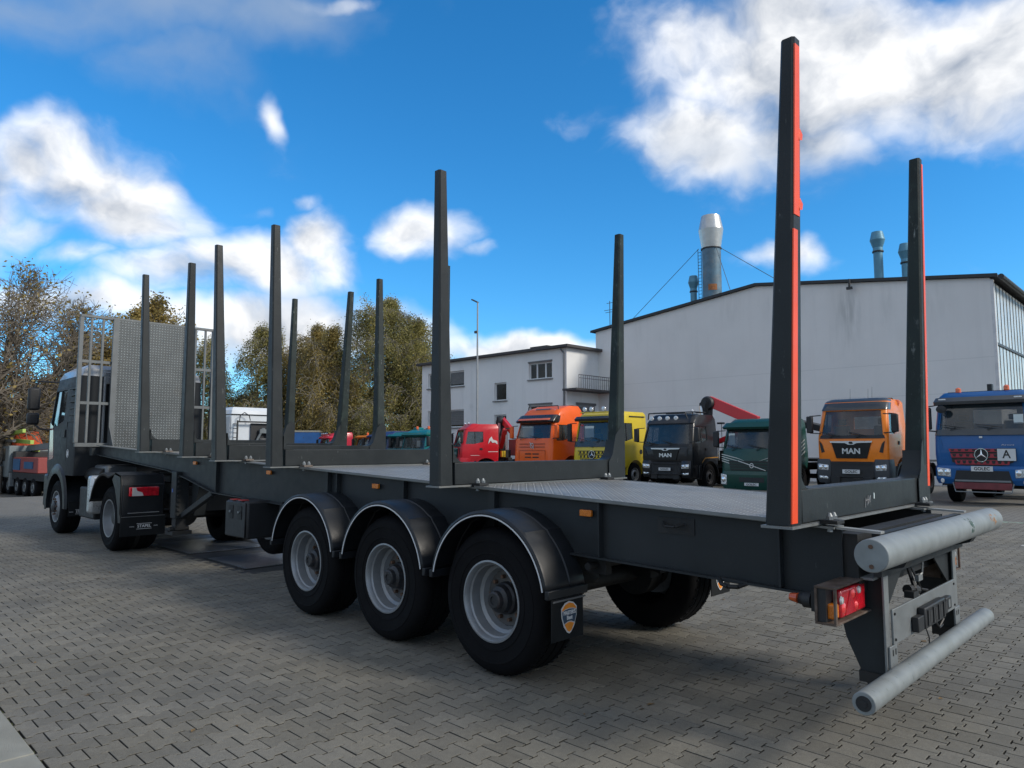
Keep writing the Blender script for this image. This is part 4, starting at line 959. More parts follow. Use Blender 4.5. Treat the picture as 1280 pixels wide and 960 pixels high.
def box_crane(root, x, y, col, hk=3.3, tip=None):
    """folded loader crane behind the cab, standing across the chassis"""
    c = paint('crane_%d' % int(col[0]*1000+col[1]*100), col)
    P('crane_base', MB().box(-.45, .45, y-.30, y+.15, 1.02, 1.5).box(-1.12, 1.12, y-.20, y+.02, .95, 1.12), DARKSTEEL, root, bevel=.02)
    m = P('crane_mast', MB().beam((x*.3, y, 1.4), (x*.45, y, hk-.3), .30, .32, (0, 1, 0)), BLACKPL, root, bevel=.02)
    P('crane_knuckle', MB().lathe([(0, -.16), (.24, -.16), (.29, -.08), (.29, .08), (.24, .16), (0, .16)], (x*.5, y+.05, hk-.10), 'y', 20), BLACKPL, m)
    b = P('crane_boom', MB().beam((x*.5, y-.05, hk), (tip[0], y-.3, tip[1]) if tip else (-x*1.1, y-.25, hk-.62), .30 if tip else .20, .42 if tip else .30, (0, 0, 1)), c, root, bevel=.015)
    P('crane_arm', MB().beam((-x*1.1, y+.08, hk-.55) if not tip else (tip[0]+.2, y, tip[1]-.3), (x*.2, y+.1, 1.6), .18, .22, (0, 1, 0)), c, root, bevel=.015)
    hz = MB()
    for k in range(5):
        o = k*.03; hz.path([(x*.55+o, y+.2, hk-.5), (x*.62+o, y+.25, hk-.05-o), (x*.45, y+.2, hk+.10-o), (x*.1, y+.1, hk-.1-o), (x*.3, y, hk-.62)], .014, 5)
    P('hydraulic_hose', hz, BLACKPL, b, split=False)
    P('ram', MB().tube((x*.42, y+.16, 1.8), (x*.2, y+.16, hk-.2), .07, n=10).tube((x*.3, y-.16, 2.2), (-x*.5, y-.2, hk-.32), .05, n=10), ALU, m)
    P('control_lever', MB().box(-1.10, -.95, y+.0, y+.12, 1.12, 1.50).tube((-1.02, y+.05, 1.5), (-1.02, y+.05, 2.6), .012, n=6).box(-1.08, -.85, y-.1, y+.1, 2.55, 2.62), DARKSTEEL, root)
    P('ladder', MB().box(-.86, -.83, y-.02, y+.02, 1.1, 2.3).box(-.62, -.59, y-.02, y+.02, 1.1, 2.3).box(-.86, -.59, y-.01, y+.01, 1.3, 1.32).box(-.86, -.59, y-.01, y+.01, 1.6, 1.62).box(-.86, -.59, y-.01, y+.01, 1.9, 1.92), ALU, root, split=False)
    P('valve_block', MB().box(-.72, -.40, y+.02, y+.26, 1.14, 1.45), mat('yellow_decal', (.70, .50, .03), .5), root, bevel=.02)
def rear_platform(root, L_, z=1.12, hw=1.08, m=None):
    P('platform', MB().box(-hw, hw, -L_, -2.6, z, z+.06), m or DARKSTEEL, root)
    for s in (1, -1):
        P('rear_mudguard', MB().grid([[(s*(hw-.55), -4.6+.60*math.cos(R(a)), .5+.60*math.sin(R(a))), (s*(hw+.02), -4.6+.60*math.cos(R(a)), .5+.60*math.sin(R(a)))] for a in range(10, 171, 16)]), BLACKPL, root)

def build_trucks():
    YF = -18.7
    # --- orange tractor with dark visor
    r, body, at = man_truck('orange truck with dark grey bumper corners, framed between the two rear stakes', None, 0, (.85, .215, .008), 'orange', hi=3.14, hw=1.06)
    stretch(r, [0, .5, .91, 1.32, 1.76, 2.50, 3.14, 4], [0, .52, .99, 1.50, 2.00, 2.78, 3.16, 4.02])
    truck_base(r, 1.06, 6.0, (-4.5,), rims=DARKSTEEL); rear_platform(r, 5.9)
    P('roof_plate_sign', MB().box(-.22, .22, .0, .014, 1.615, 1.72), mat('dark_red_sign', (.20, .05, .03), .5), r)
    beacon(r, -.95, -1.5, 2.95); antenna(r, .25, -.8, 3.1, .42); antenna(r, -.30, -.8, 3.1, .40); antenna(r, -.42, -.8, 3.1, .46)
    P('roof_rail', MB().path([(-.50, -1.2, 3.1), (-.55, -1.2, 3.2), (-.9, -1.2, 3.18), (-.95, -1.2, 2.95)], .018, 6), BLACKPL, r)
    place(r, (4.77, YF, 0))
    # --- black truck with roof lights and folded red crane
    r, body, at = man_truck('glossy black truck with four roof spotlights and a red crane folded behind its cab', None, 0, (.007, .008, .010), 'black', hi=2.88, hw=1.12, black=True, kind='all', dark_arches=False)
    truck_base(r, 1.12, 7.0, (-4.6, -5.9), rims=mat('dark_rim', (.06, .06, .065), .4, .3)); rear_platform(r, 7.0)
    bar = P('lamp_bar', MB().path([(-.88, -.18, 2.70), (-.80, -.12, 2.94), (.80, -.12, 2.94), (.88, -.18, 2.70)], .022, 8), BLACKPL, r, split=False)
    for x in (-.42, -.05, .30, .66): round_lamp(r, x, -.10, 2.74, .085)
    P('roof_rack', MB().path([(-.9, -.6, 2.98), (.9, -.6, 2.98)], .02, 6).path([(-.9, -1.5, 2.98), (.9, -1.5, 2.98)], .02, 6).path([(-.9, -.6, 2.98), (-.9, -1.5, 2.98)], .02, 6).path([(-.85, -.6, 2.85), (-.85, -.6, 2.98)], .015, 6), BLACKPL, r, split=False)
    P('bull_bar', MB().path([(-.62, .12, .60), (-.55, .16, 1.02), (.55, .16, 1.02), (.62, .12, .60)], .02, 8).path([(-.78, .1, .62), (.78, .1, .62)], .02, 8), BLACKPL, r, split=False)
    for s in (1, -1): P('gold_stripe', MB().prism([(-.75, 1.02), (-.78, 1.10), (-1.0, 1.24), (-1.98, 1.26), (-1.98, 1.22), (-1.0, 1.20)], 'x', s*1.121, s*1.1245), mat('gold_stripe', (.42, .20, .03), .4, .3), r)
    box_crane(r, -.9, -2.55, (.60, .02, .03), hk=3.50, tip=(-2.35, 2.62))
    place(r, (11.60, YF-.1, 0))
    # --- blue truck, red grille
    build_blue((1.28, YF, 0)); build_yellow((15.05, YF-.1, 0)); build_orange_highroof((18.45, YF, 0)); build_green((8.05, YF, 0))
    # --- red truck with crane, parked askew
    r, body, at = man_truck('red truck with a black folded crane, parked askew in front of the white office', None, 0, (.50, .008, .018), 'red', hi=2.80, hw=1.08, kind='all', dark_arches=False)
    truck_base(r, 1.08, 6.6, (-4.6,), rims=DARKSTEEL)
    for q in r.children:
        if q.name.startswith('roof_visor'): q.data.materials[0] = body
    box_crane(r, .7, -2.5, (.50, .02, .02), hk=3.1)
    P('tipper_body', MB().box(-1.1, 1.1, -6.6, -3.1, 1.2, 1.25).box(-1.1, 1.1, -3.14, -3.1, 1.25, 2.05).box(-1.1, 1.1, -6.6, -6.56, 1.25, 1.9).box(-1.1, -1.06, -6.56, -3.14, 1.25, 1.9).box(1.06, 1.1, -6.56, -3.14, 1.25, 1.9), body, r, split=False)
    P('white_emblem', MB().prism([(-1.45, 1.80), (-1.50, 2.05), (-1.62, 2.18), (-1.70, 2.02), (-1.92, 1.95), (-1.93, 1.78), (-1.80, 1.88), (-1.66, 1.86), (-1.58, 1.98)], 'x', -1.081, -1.086), WHITEINK, r)
    for z, w in ((1.42, .30),): P('door_lettering', MB().box(-1.083, -1.081, -1.95, -1.45, 1.40, 1.43).box(-1.083, -1.081, -1.0, -.55, 1.22, 1.24), WHITEINK, r)
    P('roof_spot', MB().tube((-.5, -.6, 2.85), (-.5, -.52, 2.85), .06, n=10).tube((.4, -.6, 2.85), (.4, -.52, 2.85), .06, n=10), CHROME, r)
    place(r, (24.3, -19.2, 0), R(-30))
    # --- farther row
    simple_truck('teal truck with amber beacons on its roof bar', (27.7, -19.0, 0), (.0, .17, .19), 2.62, bar=True, visor=(.0, .10, .09))
    simple_truck('dark blue truck cab half hidden between two stakes', (33.3, -20.5, 0), (.012, .03, .12), 2.62, rz=.05)
    simple_truck('small orange municipal truck cab with beacon', (36.4, -21.5, 0), (.80, .22, .02), 2.45, rz=-.12, beaconed=True)
    simple_truck('crimson truck with chrome lamps and swept back roof before the blue container', (41.5, -21.6, 0), (.52, .015, .045), 2.7, lamps=True, rz=-.25, sweep=True)
    simple_truck('second teal truck half hidden behind a stake', (31.5, -20.6, 0), (.0, .15, .17), 2.55)

def build_blue(loc):
    hw = 1.17
    root = T('parked_truck', 'blue truck with dark red grille, star badge and a white A sign', 'truck')
    body = paint('paint_blue', (.003, .085, .27)); redg = mat('dark_red_grille', (.34, .03, .045), .45, 0, .1, 5)
    secs = [(.88, .0, -1.9, hw-.02, .16), (1.15, .04, -1.95, hw, .18), (1.62, .0, -2.0, hw, .20), (1.74, -.05, -2.0, hw, .20), (2.66, -.22, -2.0, hw-.05, .20), (3.02, -.35, -2.0, hw-.07, .22), (3.20, -.55, -1.95, hw-.14, .24)]
    b, at = cab(root, body, secs, 1.82, 2.66, 1.80, 2.5, 7, hw, arch=(-1.35, .5, .66))
    P('sun_visor', MB().loft([ring(2.66, -.02, -.35, hw+.0, .2), ring(2.78, .0, -.4, hw+.01, .2), ring(2.96, -.12, -.5, hw-.03, .2)]), mat('visor_grey', (.05, .055, .06), .4, coat=.3), root, ang=28)
    P('windscreen_base', MB().loft([ring(1.66, .03, -.2, hw-.0, .2), ring(1.82, .0, -.2, hw-.03, .2)]), mat('visor_grey', (.05, .055, .06), .4), root)
    for s in (1, -1): P('position_lamp', MB().box(min(s*.82, s*1.0), max(s*.82, s*1.0), .0, .03, 2.84, 2.90), CLEARLENS, root, bevel=.01)
    g = P('grille_opening', MB().prism([(-.78, 1.30), (.78, 1.30), (.72, .98), (.40, .90), (-.40, .90), (-.72, .98)], 'y', .02, .050), BLACKPL, root)
    for (z0, z1, w) in ((1.22, 1.30, .80), (1.08, 1.17, .76), (.93, 1.03, .66)):
        bar = P('grille_bar', MB().prism([(-w, z1), (w, z1), (w-.03, z0), (-w+.03, z0)], 'y', .05, .075), redg, g, bevel=.004)
        hl = MB(); n = 9
        for k in range(n):
            x = -w+.1+k*(2*w-.2)/(n-1); hl.prism([(x-.05, z1-.012), (x+.05, z1-.012), (x+.03, z0+.022), (x-.03, z0+.022)], 'y', .0755, .0795)
        P('grille_slot', hl, BLACKPL, bar)
    star(root, .0, .095, 1.15, .165)
    sg = P('sign', MB().box(-.80, -.38, .10, .11, 1.02, 1.30), PLATEM, root); text_part('A', .27, BLACKINK, sg, (-.59, .1125, 1.16), face_rot((0, 1, 0)), bold=.004)
    P('sign_border', MB().box(-.81, -.37, .094, .0995, 1.01, 1.31), BLACKINK, sg)
    small_text(root, 'Arocs', .045, 1.40, .30, WHITEINK, x=-.62, size=.05)
    P('bonnet_lamp', MB().box(-.04, .04, .02, .045, 1.58, 1.63), CLEARLENS, root)
    bump = P('bumper', MB().loft([ring(z, y, -.6, h, .18) for z, y, h in ((.52, .04, hw-.04), (.62, .10, hw), (.84, .10, hw+.0), (.90, .06, hw-.01))]), body, root, ang=28)
    P('bumper_mouth', MB().prism([(-.62, .80), (.62, .80), (.72, .50), (-.72, .50)], 'y', .05, .108), BLACKPL, bump)
    P('underrun_bar', MB().box(-.68, .68, .06, .13, .42, .56), mat('dark_red_bar', (.16, .03, .035), .5, 0, .2, 6), root, bevel=.02); P('bar_top', MB().box(-.66, .66, .08, .14, .575, .61), GALV, root)
    P('tow_frame', MB().path([(-.72, .10, .55), (-.66, .12, .36), (.66, .12, .36), (.72, .10, .55)], .015, 6), GALV, root, split=False)
    for s in (1, -1):
        headlamp(root, s, .76, 1.10, .125, .66, .86, 2); P('fog_lamp', MB().lathe([(.05, 0), (.04, .01), (0, .014)], (s*.98, .10, .58), 'y', 12), CLEARLENS, root)
        P('side_fin', MB().prism([(s*1.08, 1.56), (s*.98, 1.52), (s*.86, 1.05), (s*.98, 1.02)], 'y', -.02, .03), paint('paint_blue', (.01, .07, .3)), root)
        P('mirror_arm', MB().path([(s*1.0, -.05, 2.66), (s*1.34, -.02, 2.60)], .02, 6).path([(s*1.02, -.05, 1.76), (s*1.34, -.02, 1.80)], .02, 6), BLACKPL, root)
        P('mirror', MB().box(min(s*1.22, s*1.40), max(s*1.22, s*1.40), -.12, .0, 1.82, 2.58), BLACKPL, root, bevel=.04)
    P('wide_angle_mirror', MB().lathe([(0, -.05), (.13, -.03), (.13, .03), (0, .05)], (.93, .06, 2.50), 'y', 16), BLACKPL, root)
    number_plate(root, .125, .84); wipers(root, hw, 1.86, .03)
    P('screen_papers', MB().box(-.98, -.76, -.14, -.13, 1.98, 2.28), PAPER, b)
    beacon(root, .62, -.6, 3.14); beacon(root, -.56, -.6, 3.16); P('roof_bar', MB().box(-.9, .9, -.75, -.65, 3.16, 3.22), BLACKPL, root)
    P('roof_horn', MB().box(-.18, -.06, -1.0, -.8, 3.2, 3.42).path([(0, -.9, 3.2), (-.08, -.9, 3.24)], .02), BLACKPL, root)
    stretch(root, [0, .4, .76, 1.15, 1.82, 2.66, 3.2, 4], [0, .42, .92, 1.42, 2.13, 2.85, 3.22, 4.02])
    ax = truck_base(root, 1.14, 8.2, (-4.2, -5.5), rims=DARKSTEEL); rear_platform(root, 8.2)
    P('hook_frame', MB().beam((0, -2.4, 1.1), (0, -7.5, 1.3), .3, .25), mat('orange_hook_frame', (.6, .15, .03), .5), root)
    for s in (1, -1): P('wheel_arch', MB().grid([[(s*(hw-.42), -1.35+.60*math.cos(R(a)), .5+.60*math.sin(R(a))), (s*(hw+.01), -1.35+.60*math.cos(R(a)), .5+.60*math.sin(R(a))), (s*(hw+.01), -1.35+.68*math.cos(R(a)), .5+.68*math.sin(R(a)))] for a in range(0, 181, 12)]), BLACKPL, root)
    place(root, loc)
def build_yellow(loc):
    hw = 1.13
    root = T('parked_truck', 'bright yellow truck with toothed grille, star badge and four lamps above the cab', 'truck')
    body = paint('paint_yellow', (.62, .47, .025))
    secs = [(.80, .0, -2.1, hw-.02, .16), (1.15, .04, -2.2, hw, .18), (1.60, .0, -2.25, hw, .20), (1.74, -.05, -2.25, hw, .20), (2.60, -.22, -2.25, hw-.05, .20), (2.95, -.35, -2.25, hw-.07, .22), (3.10, -.55, -2.2, hw-.14, .24)]
    b, at = cab(root, body, secs, 1.80, 2.56, 1.80, 2.5, 7, hw, arch=(-1.35, .5, .66), rearwin=False)
    P('sun_visor', MB().loft([ring(2.60, -.02, -.3, hw+.0, .2), ring(2.72, .02, -.4, hw+.0, .2), ring(2.86, -.10, -.5, hw-.03, .2)]), mat('visor_black', (.012, .013, .015), .3, coat=.3), root, ang=28)
    P('windscreen_base', MB().loft([ring(1.62, .03, -.2, hw-.0, .2), ring(1.80, .0, -.2, hw-.03, .2)]), mat('visor_black', (.012, .013, .015), .3), root)
    P('side_stripe', MB().box(-hw+.02, -hw+.05, -2.1, -1.0, 2.82, 2.87), BLACKPL, root)
    for (z0, z1, w) in ((1.35, 1.47, .84), (1.18, 1.31, .80), (1.03, 1.14, .72)):
        g = P('grille_slot', MB().prism([(-w, z1), (w, z1), (w-.04, z0), (-w+.04, z0)], 'y', .03, .052), BLACKPL, root); t = MB(); n = 9
        for k in range(n):
            x = -w+.06+k*(2*w-.12)/(n-1); t.prism([(x-.065, z1-.035), (x+.065, z1-.035), (x+.02, z0-.004), (x-.02, z0-.004)], 'y', .0525, .066)
        P('grille_tooth', t, body, g)
    star(root, .05, .09, 1.31, .17); P('bonnet_lamp', MB().box(.03, .09, .03, .05, 1.60, 1.63), BLACKPL, root)
    P('bumper', MB().loft([ring(z, y, -.6, h, .18) for z, y, h in ((.45, .04, hw-.04), (.55, .10, hw), (.78, .10, hw), (.84, .06, hw-.01))]), body, root, ang=28)
    for s in (1, -1): headlamp(root, s, .76, 1.06, .125, .60, .78, 2)
    mirrors(root, hw, 2.15, -.08, BLACKPL, big=.7); wipers(root, hw, 1.82, .03); number_plate(root, .125, .66)
    P('screen_papers', MB().box(.15, .62, -.20, -.19, 1.95, 2.40), PAPER, b)
    P('red_pennant', MB().box(.70, .84, -.22, -.21, 1.95, 2.45), mat('pennant_red', (.6, .02, .02), .6), b)
    P('roof_lamp_bar', MB().path([(-.95, -.3, 3.08), (.95, -.3, 3.08)], .03, 8), body, root)
    for x in (-.72, -.35, .30, .66): round_lamp(root, x, -.22, 3.22, .10)
    antenna(root, -.9, -.8, 3.05, .5); P('tank_cap', MB().tube((-hw+.01, -1.75, 1.42), (-hw-.012, -1.75, 1.42), .10, n=16), BLACKPL, root)
    stretch(root, [0, 1.60, 1.80, 2.56, 3.1, 4], [0, 1.62, 1.88, 2.70, 3.12, 4.02])
    truck_base(root, 1.12, 7.0, (-4.6, -5.9), rims=RIM); rear_platform(root, 7.0)
    for s in (1, -1): P('wheel_arch', MB().grid([[(s*(hw-.42), -1.35+.60*math.cos(R(a)), .5+.60*math.sin(R(a))), (s*(hw+.01), -1.35+.60*math.cos(R(a)), .5+.60*math.sin(R(a))), (s*(hw+.01), -1.35+.68*math.cos(R(a)), .5+.68*math.sin(R(a)))] for a in range(0, 181, 12)]), body, root)
    place(root, loc)
def build_orange_highroof(loc):
    hw = 1.16
    root = T('parked_truck', 'tall orange high-roof tractor with black visor, left of the yellow truck', 'truck')
    body = paint('paint_deep_orange', (.80, .115, .008))
    secs = [(.42, .02, -.5, hw-.03, .16), (.80, .06, -2.0, hw, .16), (1.25, .04, -2.25, hw, .20), (1.78, .0, -2.25, hw, .22), (2.55, -.20, -2.25, hw-.05, .24), (3.0, -.40, -2.25, hw-.06, .28), (3.30, -.62, -2.2, hw-.12, .30), (3.52, -1.25, -2.1, hw-.2, .30)]
    b, at = cab(root, body, secs, 1.84, 2.58, 1.75, 2.5, 6, hw, arch=(-1.35, .5, .66), rearwin=False)
    P('roof_visor', MB().loft([ring(2.60, -.06, -.5, hw-.02, .22), ring(2.68, .02, -.55, hw-.0, .22), ring(2.98, -.24, -.7, hw-.06, .25), ring(3.02, -.30, -.8, hw-.1, .25)]), mat('visor_black', (.012, .013, .015), .3), root, ang=28)
    P('visor_stripe', MB().loft([ring(2.735, .012, -.3, hw-.10, .22), ring(2.83, -.075, -.35, hw-.12, .22)]), paint('visor_stripe_coral', (.62, .13, .06)), root, ang=28)
    P('air_deflector', MB().prism([(-1.35, 3.30), (-1.65, 3.56), (-2.35, 3.50), (-2.55, 3.25)], 'x', -hw+.2, hw-.2), mat('visor_black', (.012, .013, .015), .3), root, bevel=.02)
    gl = MB()
    for z in (1.62, 1.50): gl.box(-.78, .78, .045, .056, z, z+.018)
    gl.box(-.42, -.05, .058, .064, 1.20, 1.245).box(.05, .42, .058, .064, 1.20, 1.245).box(-.42, -.05, .058, .064, 1.06, 1.105).box(.05, .42, .058, .064, 1.06, 1.105)
    P('grille_slot', gl, DARKSTEEL, root); P('hood_line', MB().box(-.80, .80, .044, .052, 1.36, 1.372).box(-.80, -.79, .05, .06, .86, 1.36).box(.79, .80, .05, .06, .86, 1.36), mat('panel_gap', (.2, .03, .005), .6), root)
    bd = P('round_badge', MB().lathe([(.11, 0), (.11, .012), (.085, .012), (.085, 0)], (0, .045, 1.56), 'y', 20), ALU, root); P('badge_bar', MB().beam((-.13, .06, 1.43), (.13, .06, 1.70), .02, .012, (0, 1, 0)), ALU, bd)
    P('bumper', MB().loft([ring(z, y, -.6, h, .2) for z, y, h in ((.32, .06, hw-.04), (.50, .12, hw), (.80, .12, hw+.01), (.86, .08, hw-.01))]), body, root, ang=28)
    for s in (1, -1): headlamp(root, s, .78, 1.10, .135, .60, .74, 2)
    mirrors(root, hw, 2.15, -.10, body, big=.6); wipers(root, hw, 1.84, .03)
    P('screen_papers', MB().box(.12, .80, -.20, -.19, 1.92, 2.42), PAPER, b)
    P('roof_lamp_bar', MB().path([(-.95, -.7, 3.12), (-.9, -.72, 3.50), (.9, -.72, 3.50), (.95, -.7, 3.12)], .022, 8), BLACKPL, root, split=False)
    for x in (-.8, -.4, .4, .8): round_lamp(root, x, -.62, 3.22, .075)
    P('roof_window', MB().box(-.5, .35, -.85, -.6, 3.30, 3.36), mat('blue_glass_hatch', (.03, .08, .16), .1, coat=.6), root)
    stretch(root, [0, .42, .8, 1.56, 1.84, 2.58, 3.52, 4], [0, .42, .88, 1.70, 2.03, 2.71, 3.52, 4])
    truck_base(root, 1.14, 6.0, (-4.4,), rims=DARKSTEEL); rear_platform(root, 5.9)
    for s in (1, -1): P('side_skirt', MB().box(min(s*.9, s*1.14), max(s*.9, s*1.14), -4.0, -2.0, .42, 1.15), body, root, bevel=.02)
    place(root, loc)
def build_green(loc):
    hw = 1.17
    root = T('parked_truck', 'dark green truck with white swoosh stripes beside the near orange striped stake', 'truck')
    body = paint('paint_green', (.006, .052, .040)); 
    secs = [(.55, .02, -.5, hw-.03, .16), (.90, .06, -1.7, hw, .16), (1.25, .04, -1.9, hw, .20), (1.60, .0, -1.9, hw, .22), (2.28, -.20, -1.9, hw-.05, .24), (2.50, -.34, -1.9, hw-.07, .28), (2.66, -.62, -1.85, hw-.14, .30)]
    b, at = cab(root, body, secs, 1.62, 2.28, 1.62, 2.22, 6, hw, arch=(-1.35, .5, .66), rearwin=False)
    P('roof_visor', MB().loft([ring(2.29, -.04, -.4, hw-.02, .22), ring(2.36, .02, -.45, hw-.0, .22), ring(2.52, -.16, -.6, hw-.05, .25)]), body, root, ang=28)
    st = mat('cream_stripe', (.58, .60, .56), .5)
    for s in (1, -1):
        for k in range(4):
            z = 1.46-k*.065; P('swoosh_stripe', MB().prism([(s*(hw-.05), z), (s*(hw-.05), z-.022), (s*.55, z-.13-.012*k), (s*.22, z-.22), (s*.55, z-.115-.012*k)], 'y', .02, .062), st, root)
            P('side_stripe', MB().prism([(-.3-k*.05, 1.40-k*.10), (-.3-k*.05, 1.43-k*.10), (-1.6, 1.95-k*.13), (-1.6, 1.91-k*.13)], 'x', s*(hw+.001), s*(hw+.004)), st, root)
    g = P('grille', MB().prism([(-.86, 1.26), (.86, 1.26), (.80, .96), (-.80, .96)], 'y', .03, .066), mat('green_black_grille', (.006, .012, .012), .4), root, bevel=.01)
    P('grille_slat', MB().box(-.8, .8, .066, .074, 1.18, 1.195).box(-.8, .8, .066, .074, 1.10, 1.115).box(-.8, .8, .066, .074, 1.02, 1.035), paint('paint_green', (0, 0, 0)), g)
    bd = P('round_badge', MB().lathe([(.075, 0), (.075, .012), (.055, .012), (.055, 0)], (0, .078, 1.12), 'y', 20), ALU, g); P('badge_bar', MB().beam((-.50, .08, .98), (.50, .08, 1.26), .02, .012, (0, 1, 0)), ALU, bd)
    P('bumper', MB().loft([ring(z, y, -.6, h, .2) for z, y, h in ((.30, .06, hw-.04), (.46, .12, hw), (.84, .13, hw+.01), (.94, .08, hw-.01))]), body, root, ang=28)
    P('bumper_mouth', MB().box(-.45, .45, .10, .136, .62, .76), BLACKPL, root)
    for s in (1, -1): headlamp(root, s, .92, 1.14, .140, .50, .86, 1)
    number_plate(root, .145, .54); mirrors(root, hw, 1.95, -.10, BLACKPL, big=.55); wipers(root, hw, 1.62, .03)
    P('screen_papers', MB().box(.72, .95, -.18, -.17, 1.75, 2.15), PAPER, b)
    stretch(root, [0, .30, .54, 1.12, 1.62, 4], [0, .16, .34, .99, 1.58, 4])
    truck_base(root, 1.14, 7.2, (-4.5, -5.8), rims=DARKSTEEL)
    # timber crane folded behind, low boom out to the right
    P('crane_boom', MB().beam((-.2, -3.0, 2.55), (-2.6, -3.2, 1.95), .16, .22), DARKSTEEL, root, bevel=.01)
    P('crane_arm', MB().beam((-.3, -3.0, 2.65), (-1.6, -3.2, 2.30), .10, .12), mat('crane_grey', (.25, .24, .22), .5), root)
    P('crane_post', MB().box(-.25, .25, -3.2, -2.8, 1.0, 2.6), DARKSTEEL, root)
    P('load_frame', MB().box(-1.15, 1.15, -7.0, -3.4, 1.1, 1.2).box(-1.15, -1.0, -3.6, -3.5, 1.2, 1.6).box(-1.15, -1.0, -5.6, -5.5, 1.2, 1.6).box(1.0, 1.15, -3.6, -3.5, 1.2, 1.6), DARKSTEEL, root)
    P('reel', MB().box(-1.9, -1.1, -4.6, -3.4, .50, 1.05).tube((-1.9, -4.0, 1.35), (-1.2, -4.0, 1.35), .12, n=12).box(-1.9, -1.4, -4.2, -3.9, 1.5, 1.62), DARKSTEEL, root, bevel=.01)
    P('yellow_box', MB().box(-1.50, -1.40, -3.4, -3.38, 1.15, 1.36), mat('yellow_decal', (.7, .5, .03), .5), root)
    place(root, loc)
def simple_truck(label, loc, col, h, rz=0., bar=False, visor=None, lamps=False, beaconed=False, sweep=False):
    hw = 1.12
    root = T('parked_truck', label, 'truck')
    body = paint('paint_%d_%d_%d' % tuple(int(c*1000) for c in col), col)
    secs = [(.5, .02, -.5, hw-.03, .16), (.85, .06, -1.7, hw, .16), (1.2, .04, -1.9, hw, .20), (1.45, .0, -1.9, hw, .22), (2.25, -.20, -1.9, hw-.05, .24), (h-.14, -.34, -1.9, hw-.07, .28), (h, -.62 if not sweep else -1.1, -1.85, hw-.14, .30)]
    b, at = cab(root, body, secs, 1.56, 2.22, 1.52, 2.18, 6, hw, arch=(-1.35, .5, .66))
    P('roof_visor', MB().loft([ring(2.24, -.06, -.4, hw-.02, .22), ring(2.32, .02, -.45, hw-.0, .22), ring(2.42, -.16, -.6, hw-.05, .25)]), paint('visor_%d' % int(h*100), visor) if visor else body, root, ang=28)
    P('grille', MB().box(-.8, .8, .04, .06, .95, 1.25), BLACKPL, root, bevel=.01)
    for s in (1, -1): headlamp(root, s, .82, 1.08, .08, .62, .80, 1)
    mirrors(root, hw, 1.95, -.08); truck_base(root, 1.1, 6.0, (-4.4,), rims=DARKSTEEL); rear_platform(root, 5.9)
    P('screen_papers', MB().box(-.5, -.2, -.18, -.17, 1.66, 2.0), PAPER, b)
    if bar: beacon(root, .45, -.7, h-.02); beacon(root, -.55, -.7, h-.02); P('roof_hatch', MB().box(.5, .9, -1.2, -.8, h, h+.12), body, root, bevel=.02)
    if beaconed: beacon(root, .5, -.7, h-.02)
    if lamps:
        for x in (-.6, -.2, .2, .6): round_lamp(root, x, -.12, h-.12, .10, CHROME)
    place(root, loc, rz)
build_trucks()

